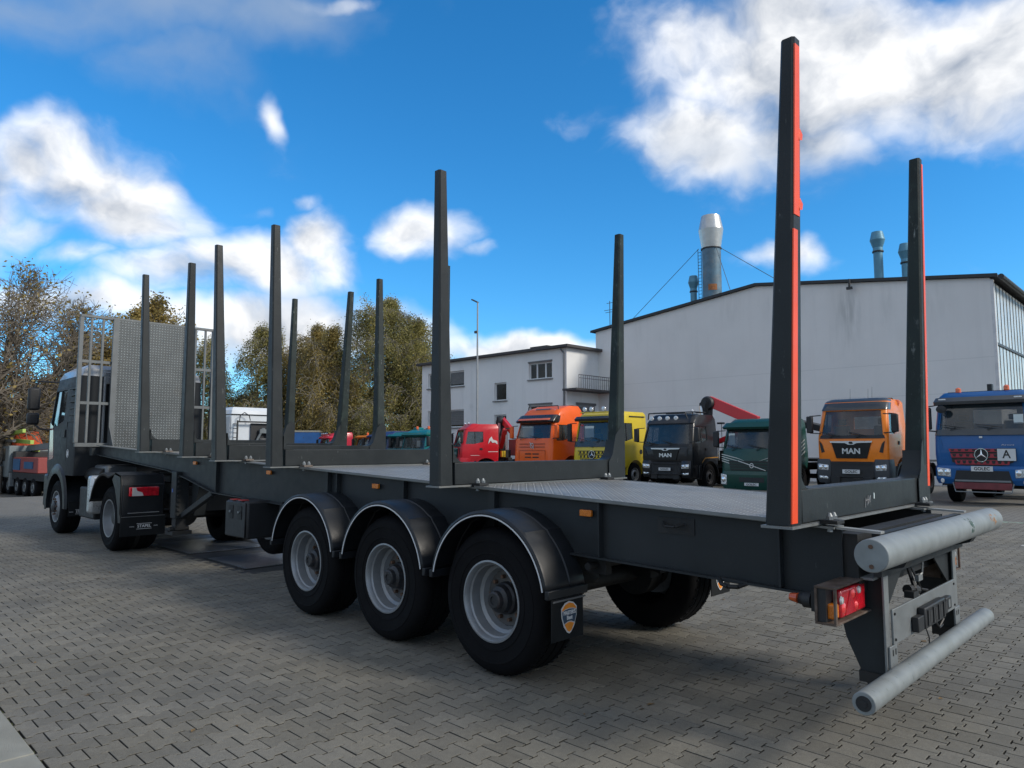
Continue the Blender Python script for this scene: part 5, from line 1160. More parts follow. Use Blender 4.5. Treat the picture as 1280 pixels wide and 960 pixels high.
# ------------------------------------------------------------------ the tractor coupled to the trailer
def build_tractor():
    root = T('tractor_unit', 'dark grey metallic tractor unit coupled to the timber trailer, seen from behind', 'truck')
    X0 = 13.25
    def L3(p): return (-p[1], p[0]-X0, p[2])
    def PW(name, mb, m, parent=None, **k):
        mb.v = [L3(v) for v in mb.v]; return P(name, mb, m, parent or root, **k)
    hw = 1.13
    body = paint('paint_tractor_grey', (.015, .018, .022), rough=.5, coat=.0, spec=.25); 
    silver = mat('roof_silver', (.34, .35, .36), .38, .3, .08, 3, coat=.4)
    secs = [(1.10, -.04, -2.0, hw-.01, .20), (1.30, .0, -2.05, hw, .22), (1.95, -.04, -2.05, hw, .22), (2.75, -.26, -2.05, hw-.05, .22), (2.92, -.34, -2.05, hw-.06, .24)]
    b, at = cab(root, body, secs, 2.0, 2.72, 2.02, 2.70, 6, hw, rearwin=False, arch=(-.98, .5, .68), glass=GLASSD)
    P('roof', MB().loft([ring(2.92, -.34, -2.06, hw-.055, .24), ring(3.05, -.48, -2.05, hw-.10, .26), ring(3.13, -.75, -1.95, hw-.20, .28)]), silver, root, ang=28)
    P('roof_seam', MB().box(.28, .34, -2.0, -.8, 3.125, 3.15), BLACKPL, root)
    # side vents and door details
    for s in (1, -1):
        vt = MB()
        for k in range(6): vt.box(min(s*(hw-.03), s*(hw+.004)), max(s*(hw-.03), s*(hw+.004)), -1.98, -1.52, 2.08+k*.12, 2.10+k*.12)
        P('vent_slat', vt, BLACKPL, b)
        P('door_gap', MB().box(min(s*(hw-.02), s*(hw+.003)), max(s*(hw-.02), s*(hw+.003)), -1.50, -1.49, 1.35, 2.1), BLACKINK, b)
        P('door_handle', MB().box(min(s*hw, s*(hw+.02)), max(s*hw, s*(hw+.02)), -1.42, -1.20, 1.80, 1.94), BLACKPL, b)
        P('cab_fender', MB().grid([[(s*(hw-.42), -.98+.60*math.cos(R(a)), .52+.60*math.sin(R(a))), (s*(hw+.03), -.98+.60*math.cos(R(a)), .52+.60*math.sin(R(a))), (s*(hw+.03), -.98+.72*math.cos(R(a)), .52+.74*math.sin(R(a))), (s*(hw-.01), -.98+.74*math.cos(R(a)), .52+.80*math.sin(R(a)))] for a in range(-8, 189, 10)]), PLASTIC, root)
        P('bumper_side', MB().box(min(s*.5, s*(hw)), max(s*.5, s*(hw)), -.30, .03, .45, 1.10), PLASTIC, root, bevel=.05)
    rg = P('club_sticker', MB().lathe([(.075, 0), (.075, .003), (.062, .003), (.062, 0)], (-hw-.001, -1.62, 1.50), (-1, 0, 0), 20), WHITEINK, b)
    P('club_sticker', MB().box(-hw-.004, -hw-.001, -1.66, -1.58, 1.46, 1.54), WHITEINK, rg)
    P('painted_red_reflection', MB().prism([(-.30, 1.36), (-.62, 1.40), (-.50, 2.02), (-.28, 2.10)], 'x', -hw-.004, -hw-.001), mat('painted_reflection_crimson', (.26, .02, .04), .2, coat=.8), b)  # red reflection on the cab side, painted as a flat coloured panel
    # rear wall: air intake with dark columns behind a pale arched frame
    yb = -2.05
    P('intake_frame', MB().box(-.72, -.68, yb-.07, yb-.003, 1.45, 2.80).box(-.03, .01, yb-.07, yb-.003, 1.45, 2.80).box(-.72, .01, yb-.07, yb-.003, 2.78, 2.92).box(-.72, .01, yb-.07, yb-.003, 2.92, 3.0), silver, root, bevel=.01, split=False)
    for x in (-.52, -.20): P('intake_duct', MB().tube((x, yb-.14, 1.45), (x, yb-.14, 2.76), .13, n=18), BLACKPL, root)
    P('rear_panel_rib', MB().box(.20, .24, yb-.012, yb, 1.5, 2.8).box(.75, .79, yb-.012, yb, 1.5, 2.8).box(.24, .75, yb-.010, yb, 2.72, 2.76), body, root, split=False)
    P('air_coil', MB().path([(.15, yb-.1, 1.4), (.35, yb-.25, 1.7), (.5, yb-.2, 1.45), (.62, yb-.3, 1.75), (.7, yb-.15, 1.4)], .02, 8), BLACKPL, root)
    P('work_lamp', MB().tube((.10, yb-.12, 3.20), (.10, yb-.02, 3.20), .05, n=10).box(.06, .14, yb-.04, yb+.05, 3.05, 3.2), BLACKPL, root)
    # mirrors (near side visible)
    for s in (1, -1):
        P('mirror', MB().box(min(s*1.26, s*1.47), max(s*1.26, s*1.47), .02, .14, 2.35, 2.80), BLACKPL, root, bevel=.04)
        P('wide_angle_mirror', MB().box(min(s*1.26, s*1.47), max(s*1.26, s*1.47), .02, .14, 2.06, 2.30), BLACKPL, root, bevel=.04)
        P('mirror_arm', MB().path([(s*1.0, -.25, 2.9), (s*1.30, .05, 2.93), (s*1.36, .08, 2.78)], .018, 6).path([(s*1.05, -.10, 1.95), (s*1.25, .02, 1.98), (s*1.36, .08, 2.1)], .018, 6), BLACKPL, root)
    # chassis
    ch = MB()
    for s in (1, -1): ch.box(7.9, 12.8, s*.42-.04, s*.42+.04, .78, 1.04)
    for x in (8.0, 8.7, 9.5, 10.4, 11.3): ch.box(x-.05, x+.05, -.38, .38, .82, 1.0)
    PW('chassis', ch, DARKSTEEL, split=False)
    PW('fifth_wheel', MB().lathe([(0, 0), (.45, 0), (.47, .05), (.2, .08), (0, .08)], (9.0, 0, 1.16), 'z', 24).box(8.7, 9.3, -.35, .35, 1.04, 1.16), DARKSTEEL, bevel=.01)
    for x in (12.27, 9.0): PW('axle', MB().tube((x, -.8, .5), (x, .8, .5), .08, n=12).lathe([(0, -.1), (.2, -.08), (.22, .05), (0, .12)], (x, 0, .5), 'x', 16), DARKSTEEL)
    for s in (1, -1):
        wl(root, L3, 12.27, 1.12*s, .5, .33, s, 'front'); wl(root, L3, 9.0, 1.14*s, .505, .60, s, 'dual')
    # tanks and boxes between the axles
    for s in (1, -1):
        Yr = lambda a, c: (min(a*s, c*s), max(a*s, c*s))
        PW('fuel_tank', MB().box(9.98, 10.20, *Yr(.45, 1.16), .50, 1.14), mat('tread_aluminium', (.55, .57, .58), .3, .7, .1, 8, .4, 90), bevel=.05)
        PW('side_box', MB().box(10.25, 11.15, *Yr(.40, 1.02), .38, .92), BLACKPL, bevel=.03)
        PW('air_tank', MB().tube((10.4, .80*s, 1.12), (11.3, .80*s, 1.12), .13, n=16), DARKSTEEL)
        PW('exhaust_box', MB().box(10.3, 11.0, *Yr(.35, .85), 1.0, 1.30), mat('tank_grey', (.12, .13, .14), .4, .4), bevel=.04)
        f = PW('mud_flap', MB().box(11.50, 11.51, *Yr(.68, 1.10), .36, .62), RUBBER, bevel=.002)
        # rear mudguard over the dual tyres
        mb = MB(); rows = []
        pts = [(9.72, .74)]+[(9.0+.70*math.cos(R(a)), .56+.66*math.sin(R(a))) for a in range(20, 111, 10)]+[(8.40, 1.24), (8.14, 1.20), (8.10, 1.05), (8.10, .62)]
        prof = [(1.25, -.05), (1.25, -.01), (1.22, .0), (.66, .0), (.64, -.02)]
        for i, (px, pz) in enumerate(pts):
            c = Vector((9.0, 0, .55)); n = (Vector((px, 0, pz))-c).normalized()
            rows.append([(px+n.x*dr, y*s, pz+n.z*dr) for y, dr in prof])
        mb.grid(rows); g = PW('mudguard', mb, PLASTIC, ang=22); sl = g.modifiers.new('t', 'SOLIDIFY'); sl.thickness = .012
        # outer edge skirt of the rear quarter
        PW('mudguard_skirt', MB().prism([(8.42, 1.23), (8.14, 1.19), (8.105, 1.05), (8.105, .50), (8.20, .50), (8.27, .75), (8.40, .98), (8.55, 1.12)], 'y', 1.235*s, 1.25*s), PLASTIC)
        PW('lamp_panel', MB().box(8.080, 8.14, *Yr(.66, 1.232), .60, 1.06), PLASTIC, bevel=.008)
        t = PW('tail_lamp', MB().box(8.045, 8.079, *Yr(.74, 1.16), .885, 1.02), REDLENS, bevel=.012)
        if s == 1:
            PW('painted_sun_patch', MB().prism([(1.12, .89), (.96, .89), (.98, .94), (1.05, .965), (1.07, 1.015), (1.12, 1.015)], 'x', 8.041, 8.0445), mat('sun_patch_paint', (.62, .58, .55), .2, coat=.6), t)  # sunlight on the near red lens, painted as a pale overlay
        PW('chrome_strip', MB().box(8.073, 8.079, *Yr(.72, 1.16), .635, .645), ALU)
        fl = PW('spray_flap', MB().box(8.085, 8.097, *Yr(.62, 1.25), .30, .60), RUBBER, bevel=.003)
        PW('flap_strip', MB().box(8.078, 8.0845, *Yr(.63, 1.24), .580, .590), mat('dull_strip', (.12, .12, .12), .6), parent=fl)
        if s == 1:
            for (x, yc, zc, par, w) in ((8.083, .92, .44, fl, .19), (11.498, .88, .44, f, .19)):
                PW('logo_bar', MB().box(x-.001, x+.001, yc-w/2-.01, yc+w/2+.01, zc+.036, zc+.042).box(x-.001, x+.001, yc-w/2-.01, yc+w/2+.01, zc-.042, zc-.036), WHITEINK, parent=par)
                def tx(tt, sz, y, wd, mm):
                    text_part(tt, sz, mm, par, L3((x-.002, y, zc)), face_rot((0, -1, 0)), width=wd, bold=.001)
                tx('STAPEL', .06, yc, w, WHITEINK); tx('www.', .03, yc+w/2+.075, .07, GREYINK); tx('.com', .03, yc-w/2-.065, .06, GREYINK)
    PW('rear_cross_beam', MB().box(7.90, 8.0, -.6, .6, .62, .86), DARKSTEEL)
    PW('coil_line', MB().path([(11.2, .2, 1.6), (10.6, .25, 1.45), (10.0, .2, 1.42), (9.6, .1, 1.36)], .03, 8), DARKSTEEL)
    PW('suspension_bag', MB().lathe([(0, 0), (.13, 0), (.15, .05), (.13, .1), (.15, .15), (.13, .22), (0, .22)], (8.55, .5, .66), 'z', 16), DARKSTEEL)
    root.location = (X0, 0, 0); root.rotation_euler = (0, 0, R(-90))
def wl(root, L3, x, y, z, w, s, rim):
    c = L3((x, y, z)); wheel(root, c[0], c[1], c[2], R0=.505 if rim == 'dual' else .50, wid=w, side=-s, seg=44, rim=rim, rr=.285, axis='x', detail=True)
    if rim == 'dual': P('tyre_gap', MB().lathe([(.49, .30*s-.03), (.508, .30*s-.03), (.508, .30*s+.03), (.49, .30*s+.03)], c, 'x', 32), BLACKINK, root)
_wheel0 = wheel
def wheel(parent, x, y, z, axis='y', **k):
    """for axis 'x' the wheel is modelled along y and turned a quarter, so that the outer face sits at coordinate x"""
    if axis == 'y': return _wheel0(parent, x, y, z, axis='y', **k)
    before = set(bpy.data.objects)
    t = _wheel0(parent, 0, 0, 0, axis='y', **k)
    Mx = Matrix.Translation((x, y, z)) @ Matrix.Rotation(R(-90), 4, 'Z')   # +y -> +x
    for o in set(bpy.data.objects)-before: o.data.transform(Mx)
    return t
build_tractor()

# ------------------------------------------------------------------ buildings
WALLM = mat('grey_render_wall', (.74, .73, .71), .85, 0, .05, .35, .25, 90, dirt=.10, dirtcol=(.58, .59, .60), dscale=.35, streak=.13)
WALLW = mat('white_render_wall', (.76, .76, .75), .85, 0, .05, .4, .2, 90, dirt=.12, dirtcol=(.42, .43, .43), dscale=.5, streak=.22)
def build_hall():
    r = T('warehouse_hall', 'large pale grey gabled hall with blue and silver roof chimneys behind the row of trucks', 'hall', (13.2, -30, 0))
    def Lc(mb): mb.v = [(a-13.2, b_+30, c) for a, b_, c in mb.v]; return mb
    prof = [(23.62, 0), (23.62, 8.76), (13.1, 9.96), (2.9, 8.68), (2.9, 0)]
    y0, y1 = -30.0, -75.0
    P('gable_wall', Lc(MB().prism(prof, 'y', y0-.3, y0)), WALLM, r)
    P('rear_wall', Lc(MB().prism(prof, 'y', y1, y1+.3)), WALLM, r)
    P('long_wall', Lc(MB().box(23.32, 23.62, y1+.3, y0-.3, 0, 8.7)), WALLM, r)
    rm = mat('dark_roof_felt', (.035, .035, .037), .8, 0, .2, 2, .2, 60)
    th = .12
    ro = P('roof', Lc(MB().prism([(23.9, 8.75), (13.1, 9.98), (2.62, 8.67), (2.62, 8.67+th), (13.1, 9.98+th), (23.9, 8.75+th)], 'y', y1-.3, y0+.12)), rm, r)
    P('fascia', Lc(MB().prism([(23.92, 8.74), (13.1, 9.975), (2.6, 8.655), (2.6, 8.80), (13.1, 10.12), (23.92, 8.885)], 'y', y0+.12, y0+.16)), mat('black_fascia', (.02, .021, .023), .5), ro)
    P('gutter', Lc(MB().tube((2.45, y0+.3, 8.62), (2.45, y1, 8.62), .11, n=10)), mat('black_fascia', (.02, .02, .02)), ro)
    # right side: bands of ribbed translucent panels
    tp = mat('translucent_ribbed_panel', (.56, .60, .59), .35, 0, .12, .8, .1, 40, dirt=.25, dirtcol=(.38, .42, .41), dscale=1.2, coat=.2)
    P('corner_pilaster', Lc(MB().box(2.78, 2.9, -30.14, -30.0, 0, 8.6)), mat('pale_trim', (.6, .6, .6), .6), r)
    y = -30.2; i = 0; pan = []
    rib = mat('dark_mullion', (.05, .055, .06), .5)
    while y > -58:
        for (z0, z1) in ((3.3, 5.9), (5.96, 8.55)): P('glass_panel', Lc(MB().box(2.86, 2.94, y-.645, y, z0, z1)), tp, r)
        P('mullion', Lc(MB().box(2.84, 2.95, y-.68, y-.645, 3.3, 8.6)), rib, r); y -= .68
    P('panel_rail', Lc(MB().box(2.80, 2.88, -58, -30.15, 5.88, 5.98)), rib, r)
    P('plinth_wall', Lc(MB().box(2.88, 3.15, y1+.3, -30.15, 0, 3.3)), WALLM, r)
    # soot below the roof vent and two faint day joints in the render
    nt = WALLM.node_tree; N = nt.nodes; L = nt.links; bs = N['Principled BSDF']
    geo = N.new('ShaderNodeNewGeometry'); sp = N.new('ShaderNodeSeparateXYZ'); L.new(geo.outputs['Position'], sp.inputs[0])
    def MM(op, a, b_=None, cl=False):
        n = N.new('ShaderNodeMath'); n.operation = op; n.use_clamp = cl
        for i, v in enumerate((a, b_)):
            if v is None: continue
            if isinstance(v, (int, float)): n.inputs[i].default_value = v
            else: L.new(v, n.inputs[i])
        return n.outputs[0]
    mpn = N.new('ShaderNodeMapping'); mpn.inputs['Scale'].default_value = (5, 5, .8); L.new(geo.outputs['Position'], mpn.inputs[0])
    nz = N.new('ShaderNodeTexNoise'); nz.inputs['Scale'].default_value = 1; nz.inputs['Detail'].default_value = 6; L.new(mpn.outputs[0], nz.inputs['Vector'])
    tot = None
    for (x0, z0, a, b_, w) in ((8.6, 8.0, .55, 1.5, .55), (6.9, 8.2, .25, 1.1, .25), (20.5, 8.3, .3, .8, .2), (11.5, 8.9, 1.2, .7, .22), (5.0, 7.9, .9, 1.0, .15), (14.5, 9.0, .8, .8, .18), (17.5, 8.7, .5, .7, .16)):
        dx = MM('DIVIDE', MM('SUBTRACT', sp.outputs[0], x0), a); dz = MM('DIVIDE', MM('SUBTRACT', sp.outputs[2], z0), b_)
        m_ = MM('MULTIPLY', MM('EXPONENT', MM('MULTIPLY', MM('ADD', MM('MULTIPLY', dx, dx), MM('MULTIPLY', dz, dz)), -1.0)), w)
        tot = m_ if tot is None else MM('ADD', tot, m_)
    tot = MM('MULTIPLY', tot, MM('MULTIPLY', MM('SUBTRACT', nz.outputs[0], .30), 3.0, True), True)
    for z0 in (3.9, 5.35):
        dz = MM('ABSOLUTE', MM('SUBTRACT', sp.outputs[2], MM('ADD', z0, MM('MULTIPLY', nz.outputs[0], .05))))
        tot = MM('ADD', tot, MM('MULTIPLY', MM('LESS_THAN', dz, .022), .16))
    src = bs.inputs['Base Color'].links[0].from_socket; mx = N.new('ShaderNodeMix'); mx.data_type = 'RGBA'; L.new(tot, mx.inputs[0]); L.new(src, mx.inputs[6]); mx.inputs[7].default_value = (.30, .31, .30, 1); L.new(mx.outputs[2], bs.inputs['Base Color'])
    # chimneys
    blue = mat('chimney_blue', (.10, .26, .36), .5, .2, .12, 3, .05, 30, dirt=.15, dirtcol=(.2, .25, .28))
    bluegrey = mat('chimney_weathered', (.10, .18, .24), .55, .2, .3, 1.8, .05, 30, dirt=.55, dirtcol=(.22, .21, .20), dscale=1.6)
    silver = mat('chimney_silver', (.50, .51, .50), .35, .7, .08, 3, .04, 40)
    rust = mat('chimney_rust', (.33, .13, .05), .8, 0, .3, 9)
    def chim(x, y, zb, zt_, rr, cap, big=False):
        c = (x-13.2, y+30, 0)
        hb = cap
        o = P('chimney', MB().lathe([(rr, zb), (rr, zt_-hb)], c, 'z', 28), bluegrey if big else blue, ro)
        pr = [(rr+.02, zt_-hb-.02), (rr*1.02, zt_-hb), (rr*1.32, zt_-hb*.45), (rr*1.0, zt_-.02), (rr*.9, zt_), (rr*.85, zt_-.3)] if big else [(rr+.02, zt_-hb-.02), (rr*1.05, zt_-hb*.85), (rr*1.65, zt_-hb*.45), (rr*1.2, zt_-.02), (0, zt_)]
        q = P('chimney_cowl', MB().lathe(pr, c, 'z', 20 if not big else 28), silver if big else blue, o, ang=20)
        P('chimney_band', MB().lathe([(rr+.0, zt_-hb-.10), (rr+.05, zt_-hb-.09), (rr+.05, zt_-hb-.02), (rr, zt_-hb-.01)], c, 'z', 24), mat('black_fascia', (.02, .02, .02)), o)
        return o
    o = chim(17.78, -34, 9.0, 15.75, .56, 2.0, True)
    P('rust_patch', MB().loft([[(17.78-13.2+.565*math.cos(R(a)), -4+.565*math.sin(R(a)), z) for a in range(95, 150, 6)]+[(17.78-13.2+.55*math.cos(R(a)), -4+.55*math.sin(R(a)), z) for a in range(149, 95, -6)] for z in (11.05, 11.15, 11.35, 11.42)]), rust, o)
    ld = MB()
    for dx in (.0, .22): ld.box(18.42-13.2+dx, 18.45-13.2+dx, -3.95, -3.92, 9.2, 13.85)
    for k in range(22): ld.box(18.42-13.2, 18.67-13.2, -3.95, -3.92, 9.4+k*.2, 9.425+k*.2)
    P('ladder', ld, mat('ladder_blue', (.06, .14, .2), .5), o, split=False)
    chim(19.05, -34, 8.9, 12.25, .20, .95); chim(8.38, -34, 9.0, 12.72, .22, 1.0); chim(7.22, -34.4, 8.9, 11.95, .20, .95)
    chim(13.85, -35.5, 9.5, 12.1, .2, .8)
    gm = mat('guy_wire', (.10, .12, .14), .5, .3)
    gw = [((18.4, -33.6, 13.75), (24.2, -33, 8.95)), ((17.25, -33.6, 13.65), (14.6, -30.2, 9.9)), ((17.2, -33.7, 13.7), (12.2, -31.0, 10.2))]
    for a, c in gw: P('guy_wire', Lc(MB().tube(a, c, .018, n=5)), gm, o)
    P('roof_vent', Lc(MB().box(8.25, 8.5, -29.74, -29.62, 9.0, 9.12).tube((8.38, -29.7, 9.05), (8.38, -29.7, 9.5), .05, n=8)), mat('black_fascia', (.02, .02, .02)), r)
    a = MB().path([(24.0, -32, 8.9), (24.0, -32, 11.1)], .025, 6)
    for z, w in ((10.95, .5), (10.5, .9), (10.35, .7)): a.box(24.0-w/2-.3, 24.0+w/2, -32.01, -31.99, z, z+.03)
    P('television_antenna', Lc(a), gm, ro, split=False)
def build_office():
    ox, oy = 28, -27
    r = T('office_building', 'two storey white rendered office with flat dark eaves left of the hall', 'building', (ox, oy, 0))
    def Lc(mb): mb.v = [(a-ox, b_-oy, c) for a, b_, c in mb.v]; return mb
    XA, XB = 23.46, 37.1
    wins = [(24.60, 26.51, 5.78, 6.80, 3), (28.47, 29.57, 4.62, 5.78, 1), (28.47, 29.57, 2.75, 3.72, 1), (32.53, 34.15, 5.80, 6.86, 0), (32.53, 34.15, 3.0, 4.2, 0), (24.60, 26.51, 3.1, 4.22, 3), (35.2, 36.4, 5.8, 6.86, 0), (35.2, 36.4, 3.0, 4.2, 0)]
    w = P('front_wall', Lc(MB().box(XA, XB, oy-.35, oy, 0, 7.5)), WALLW, r)
    cut(w, [MB().box(a-ox, c-ox, -.25, .3, z0, z1) for a, c, z0, z1, n in wins])
    P('side_wall', Lc(MB().box(XA, XA+.3, -42, oy-.35, 0, 7.5)), WALLW, r)
    P('back_wall', Lc(MB().box(XA+.3, XB, -42, -41.7, 0, 7.5)), WALLW, r); P('end_wall', Lc(MB().box(XB-.3, XB, -41.7, oy-.35, 0, 7.5)), WALLW, r)
    rm = mat('dark_eaves', (.06, .055, .055), .7, 0, .2, 3)
    P('roof', Lc(MB().box(XA-.35, XB+.3, -42.3, oy+.35, 7.50, 7.66)), rm, r, bevel=.01)
    P('roof_hatch', Lc(MB().box(24.9, 26.3, -28.0, -26.9, 7.66, 7.78)), rm, r)
    P('downpipe', Lc(MB().path([(23.75, -26.75, 7.45), (23.62, -26.93, 7.2), (23.62, -26.93, 0)], .05, 8)), mat('zinc_pipe', (.16, .17, .18), .5, .3), r)
    frm = mat('white_window_frame', (.66, .67, .67), .5, 0, .03); shut = mat('grey_roller_shutter', (.15, .155, .155), .6, 0, .1)
    for a, c, z0, z1, n in wins:
        f = P('window', Lc(MB().box(a+.002, a+.07, oy-.20, oy-.12, z0+.002, z1-.002).box(c-.07, c-.002, oy-.20, oy-.12, z0+.002, z1-.002).box(a+.07, c-.07, oy-.20, oy-.12, z0+.002, z0+.07).box(a+.07, c-.07, oy-.20, oy-.12, z1-.09, z1-.002)), frm, r, split=False)
        if n == 3:
            for x in (a+.42*(c-a)*.75, c-.42*(c-a)*.75): P('mullion', Lc(MB().box(x-.05, x+.05, oy-.20, oy-.12, z0+.07, z1-.09)), frm, f)
        P('pane', Lc(MB().box(a+.07, c-.07, oy-.17, oy-.16, z0+.07, z1-.09)), GLASSD, f)
        if n == 0:
            for k in range(8): P('shutter_slat', Lc(MB().box(a+.07, c-.07, oy-.15, oy-.125+.004*(k % 2), z0+.18+k*(z1-z0-.28)/8, z0+.17+(k+1)*(z1-z0-.28)/8)), shut, f)
        P('sill', Lc(MB().box(a-.08, c+.08, oy-.02, oy+.10, z0-.07, z0-.005)), mat('grey_sill', (.2, .2, .2), .6), f)
        if n == 3: P('lintel_box', Lc(MB().box(a-.03, c+.03, oy-.01, oy+.06, z1+.004, z1+.09)), mat('lintel_grey', (.14, .14, .14), .6), f)
    # balcony on the side next to the hall
    bs = P('balcony_slab', Lc(MB().box(22.4, XA-.003, -30.0, -26.6, 4.92, 5.04)), rm, r)
    rl = P('balcony_railing', Lc(MB().box(22.44, 22.48, -30.0, -26.9, 5.80, 5.84)), mat('rail_steel', (.12, .12, .125), .5, .4), r)
    for k in range(16): P('baluster', Lc(MB().box(22.45, 22.47, -26.9-.2*k-.012, -26.9-.2*k+.012, 5.04, 5.80)), MATS['rail_steel'], rl)
    P('balcony_rail', Lc(MB().box(22.45, 22.47, -30.0, -26.9, 5.62, 5.65)), MATS['rail_steel'], rl)
    g = P('garage_door', Lc(MB().box(XA-.03, XA-.002, -29.6, -27.9, 0, 4.15)), mat('grey_gate', (.20, .21, .22), .5), r)
    P('gate_frame', Lc(MB().box(XA-.05, XA-.031, -29.7, -27.8, 4.15, 4.3)), mat('lintel_grey', (.14, .14, .14)), g)
def lamp_post(x, y, h, label):
    r = T('street_lamp', label, 'street lamp', (x, y, 0), group='tall slim yard lamps')
    P('pole', MB().tube((0, 0, 0), (0, 0, h), .07, .04, 10), mat('lamp_pole_grey', (.30, .32, .33), .5, .4), r)
    P('lamp_head', MB().beam((-.02, 0, h-.02), (.42, .05, h+.20), .16, .07), mat('lamp_head_dark', (.05, .055, .06), .5), r, bevel=.01)
    P('camera_box', MB().box(.0, .22, -.06, .06, h*.82, h*.82+.14), mat('lamp_head_dark', (.05, .055, .06), .5), r, bevel=.01)
build_hall(); build_office()
lamp_post(25.75, -22.0, 9.8, 'tall slim lamp post rising in front of the white office')
lamp_post(59.5, -27.8, 10.6, 'thin distant lamp post in front of the birch trees')

# blue containers far behind the row
def build_containers():
    m = mat('container_blue', (.02, .10, .30), .5, 0, .15, 1.5, dirt=.2, dirtcol=(.08, .1, .14)); rf = mat('container_roof', (.30, .29, .24), .7, 0, .1, 2)
    for i, (x, y) in enumerate(((50.0, -25.6), (45.8, -31.4))):
        r = T('shipping_container', ('blue steel container behind the crimson truck, under the far trees', 'second blue container further right, behind the orange cab')[i], 'container', (x, y, 0), R(-42), group='blue containers in front of the trees')
        P('shell', MB().box(-3, 3, -1.2, 1.2, .1, 2.85), m, r)
        for k in range(20): P('rib', MB().box(-3+.3*k, -2.85+.3*k, 1.2, 1.235, .15, 2.8), m, r)
        P('roof', MB().box(-3.03, 3.03, -1.23, 1.25, 2.85, 2.98), rf, r)
build_containers()

# white tractor cab seen from behind, with its dark equipment rack
def build_white():
    r = T('parked_truck', 'white truck cab seen from behind, black equipment rack mounted on its back wall', 'truck', (26.4, -8.55, 0))
    w = mat('paint_white_cab', (.60, .64, .68), .35, 0, .04, 2, coat=.4); fold = mat('grey_side_panel', (.42, .46, .50), .5, 0, .08, 3, .3, 5)
    hw = 1.02
    P('cab_body', MB().loft([ring(z, yf, -1.9, h, rc) for z, yf, h, rc in ((.95, 0, hw, .2), (1.7, 0, hw, .2), (2.6, -.2, hw-.03, .2), (2.95, -.3, hw-.02, .2))]).__class__() if False else Lx(MB().loft([ring(z, yf, -1.9, h, rc) for z, yf, h, rc in ((.95, 0, hw, .2), (1.7, 0, hw, .2), (2.6, -.2, hw-.03, .2), (2.95, -.3, hw-.02, .2))])), w, r, ang=28)
    P('roof', Lx(MB().loft([ring(2.96, -.2, -1.98, hw+.01, .2), ring(3.12, -.4, -1.96, hw-.02, .2), ring(3.24, -.7, -1.85, hw-.12, .25)])), w, r, ang=28)
    P('roof_gap', Lx(MB().box(-hw+.02, hw-.02, -1.93, -.4, 2.925, 2.965)), BLACKPL, r)
    P('side_panel', Lx(MB().hexa([(-hw-.02, -1.9, 1.1), (-hw-.02, -.8, 1.1), (-hw-.02, -.7, 2.85), (-hw-.02, -1.9, 2.85)], [(-hw-.005, -1.9, 1.1), (-hw-.005, -.8, 1.1), (-hw-.005, -.7, 2.85), (-hw-.005, -1.9, 2.85)])), fold, r)
    rk = MB(); yb = -2.12
    rk.box(-.85, -.80, yb-.03, yb+.03, 1.0, 2.7).box(.85, .90, yb-.03, yb+.03, 1.0, 2.7).box(-.80, .85, yb-.03, yb+.03, 2.62, 2.68)
    P('rack_frame', Lx(rk), BLACKPL, r)
    for k in range(9): P('rack_rung', Lx(MB().box(-1.0, -.85, yb-.02, yb+.02, 1.1+.18*k, 1.13+.18*k)), BLACKPL, r)
    P('dark_back_panel', Lx(MB().box(-.20, .82, -1.99, -1.93, 1.0, 2.6).box(-.78, -.20, -1.99, -1.93, 1.0, 1.9)), BLACKPL, r, split=False)
    P('equipment_box', Lx(MB().box(-.78, .02, yb-.1, yb+.05, 1.0, 1.75)), BLACKPL, r, bevel=.02)
    P('equipment_tank', Lx(MB().box(.06, .52, yb-.1, yb+.05, 1.0, 2.0)), mat('dark_socket', (.03, .03, .03)), r, bevel=.04)
    P('pipe_bundle', Lx(MB().path([(-.1, yb, 1.7), (.25, yb, 2.4), (.5, yb, 2.1), (.8, yb, 2.45)], .05, 8).box(.10, .80, yb-.05, yb+.05, 2.2, 2.36)), mat('grey_pipes', (.12, .14, .15), .5), r)
    P('hose', Lx(MB().path([(-.75, yb, 2.66), (-.72, yb, 2.9), (-.55, yb, 3.02), (-.35, yb, 2.9), (-.30, yb, 2.7)], .018, 6)), BLACKPL, r)
    P('red_label', Lx(MB().box(-.62, -.32, yb-.106, yb-.101, 1.28, 1.40)), mat('pennant_red', (.6, .02, .02)), r)
    P('chassis', Lx(MB().box(-.45, .45, -6, -.6, .75, .98)), DARKSTEEL, r)
    for y in (-1.3, -5.0):
        for s in (1, -1): wheel(r, *Lp((s*1.1, y, .5)), R0=.5, wid=.31, side=-s, seg=24, rim='front', rr=.27, axis='y', detail=False)
def Lp(p): return (p[1], -p[0], p[2])
def Lx(mb): mb.v = [Lp(v) for v in mb.v]; return mb
build_white()
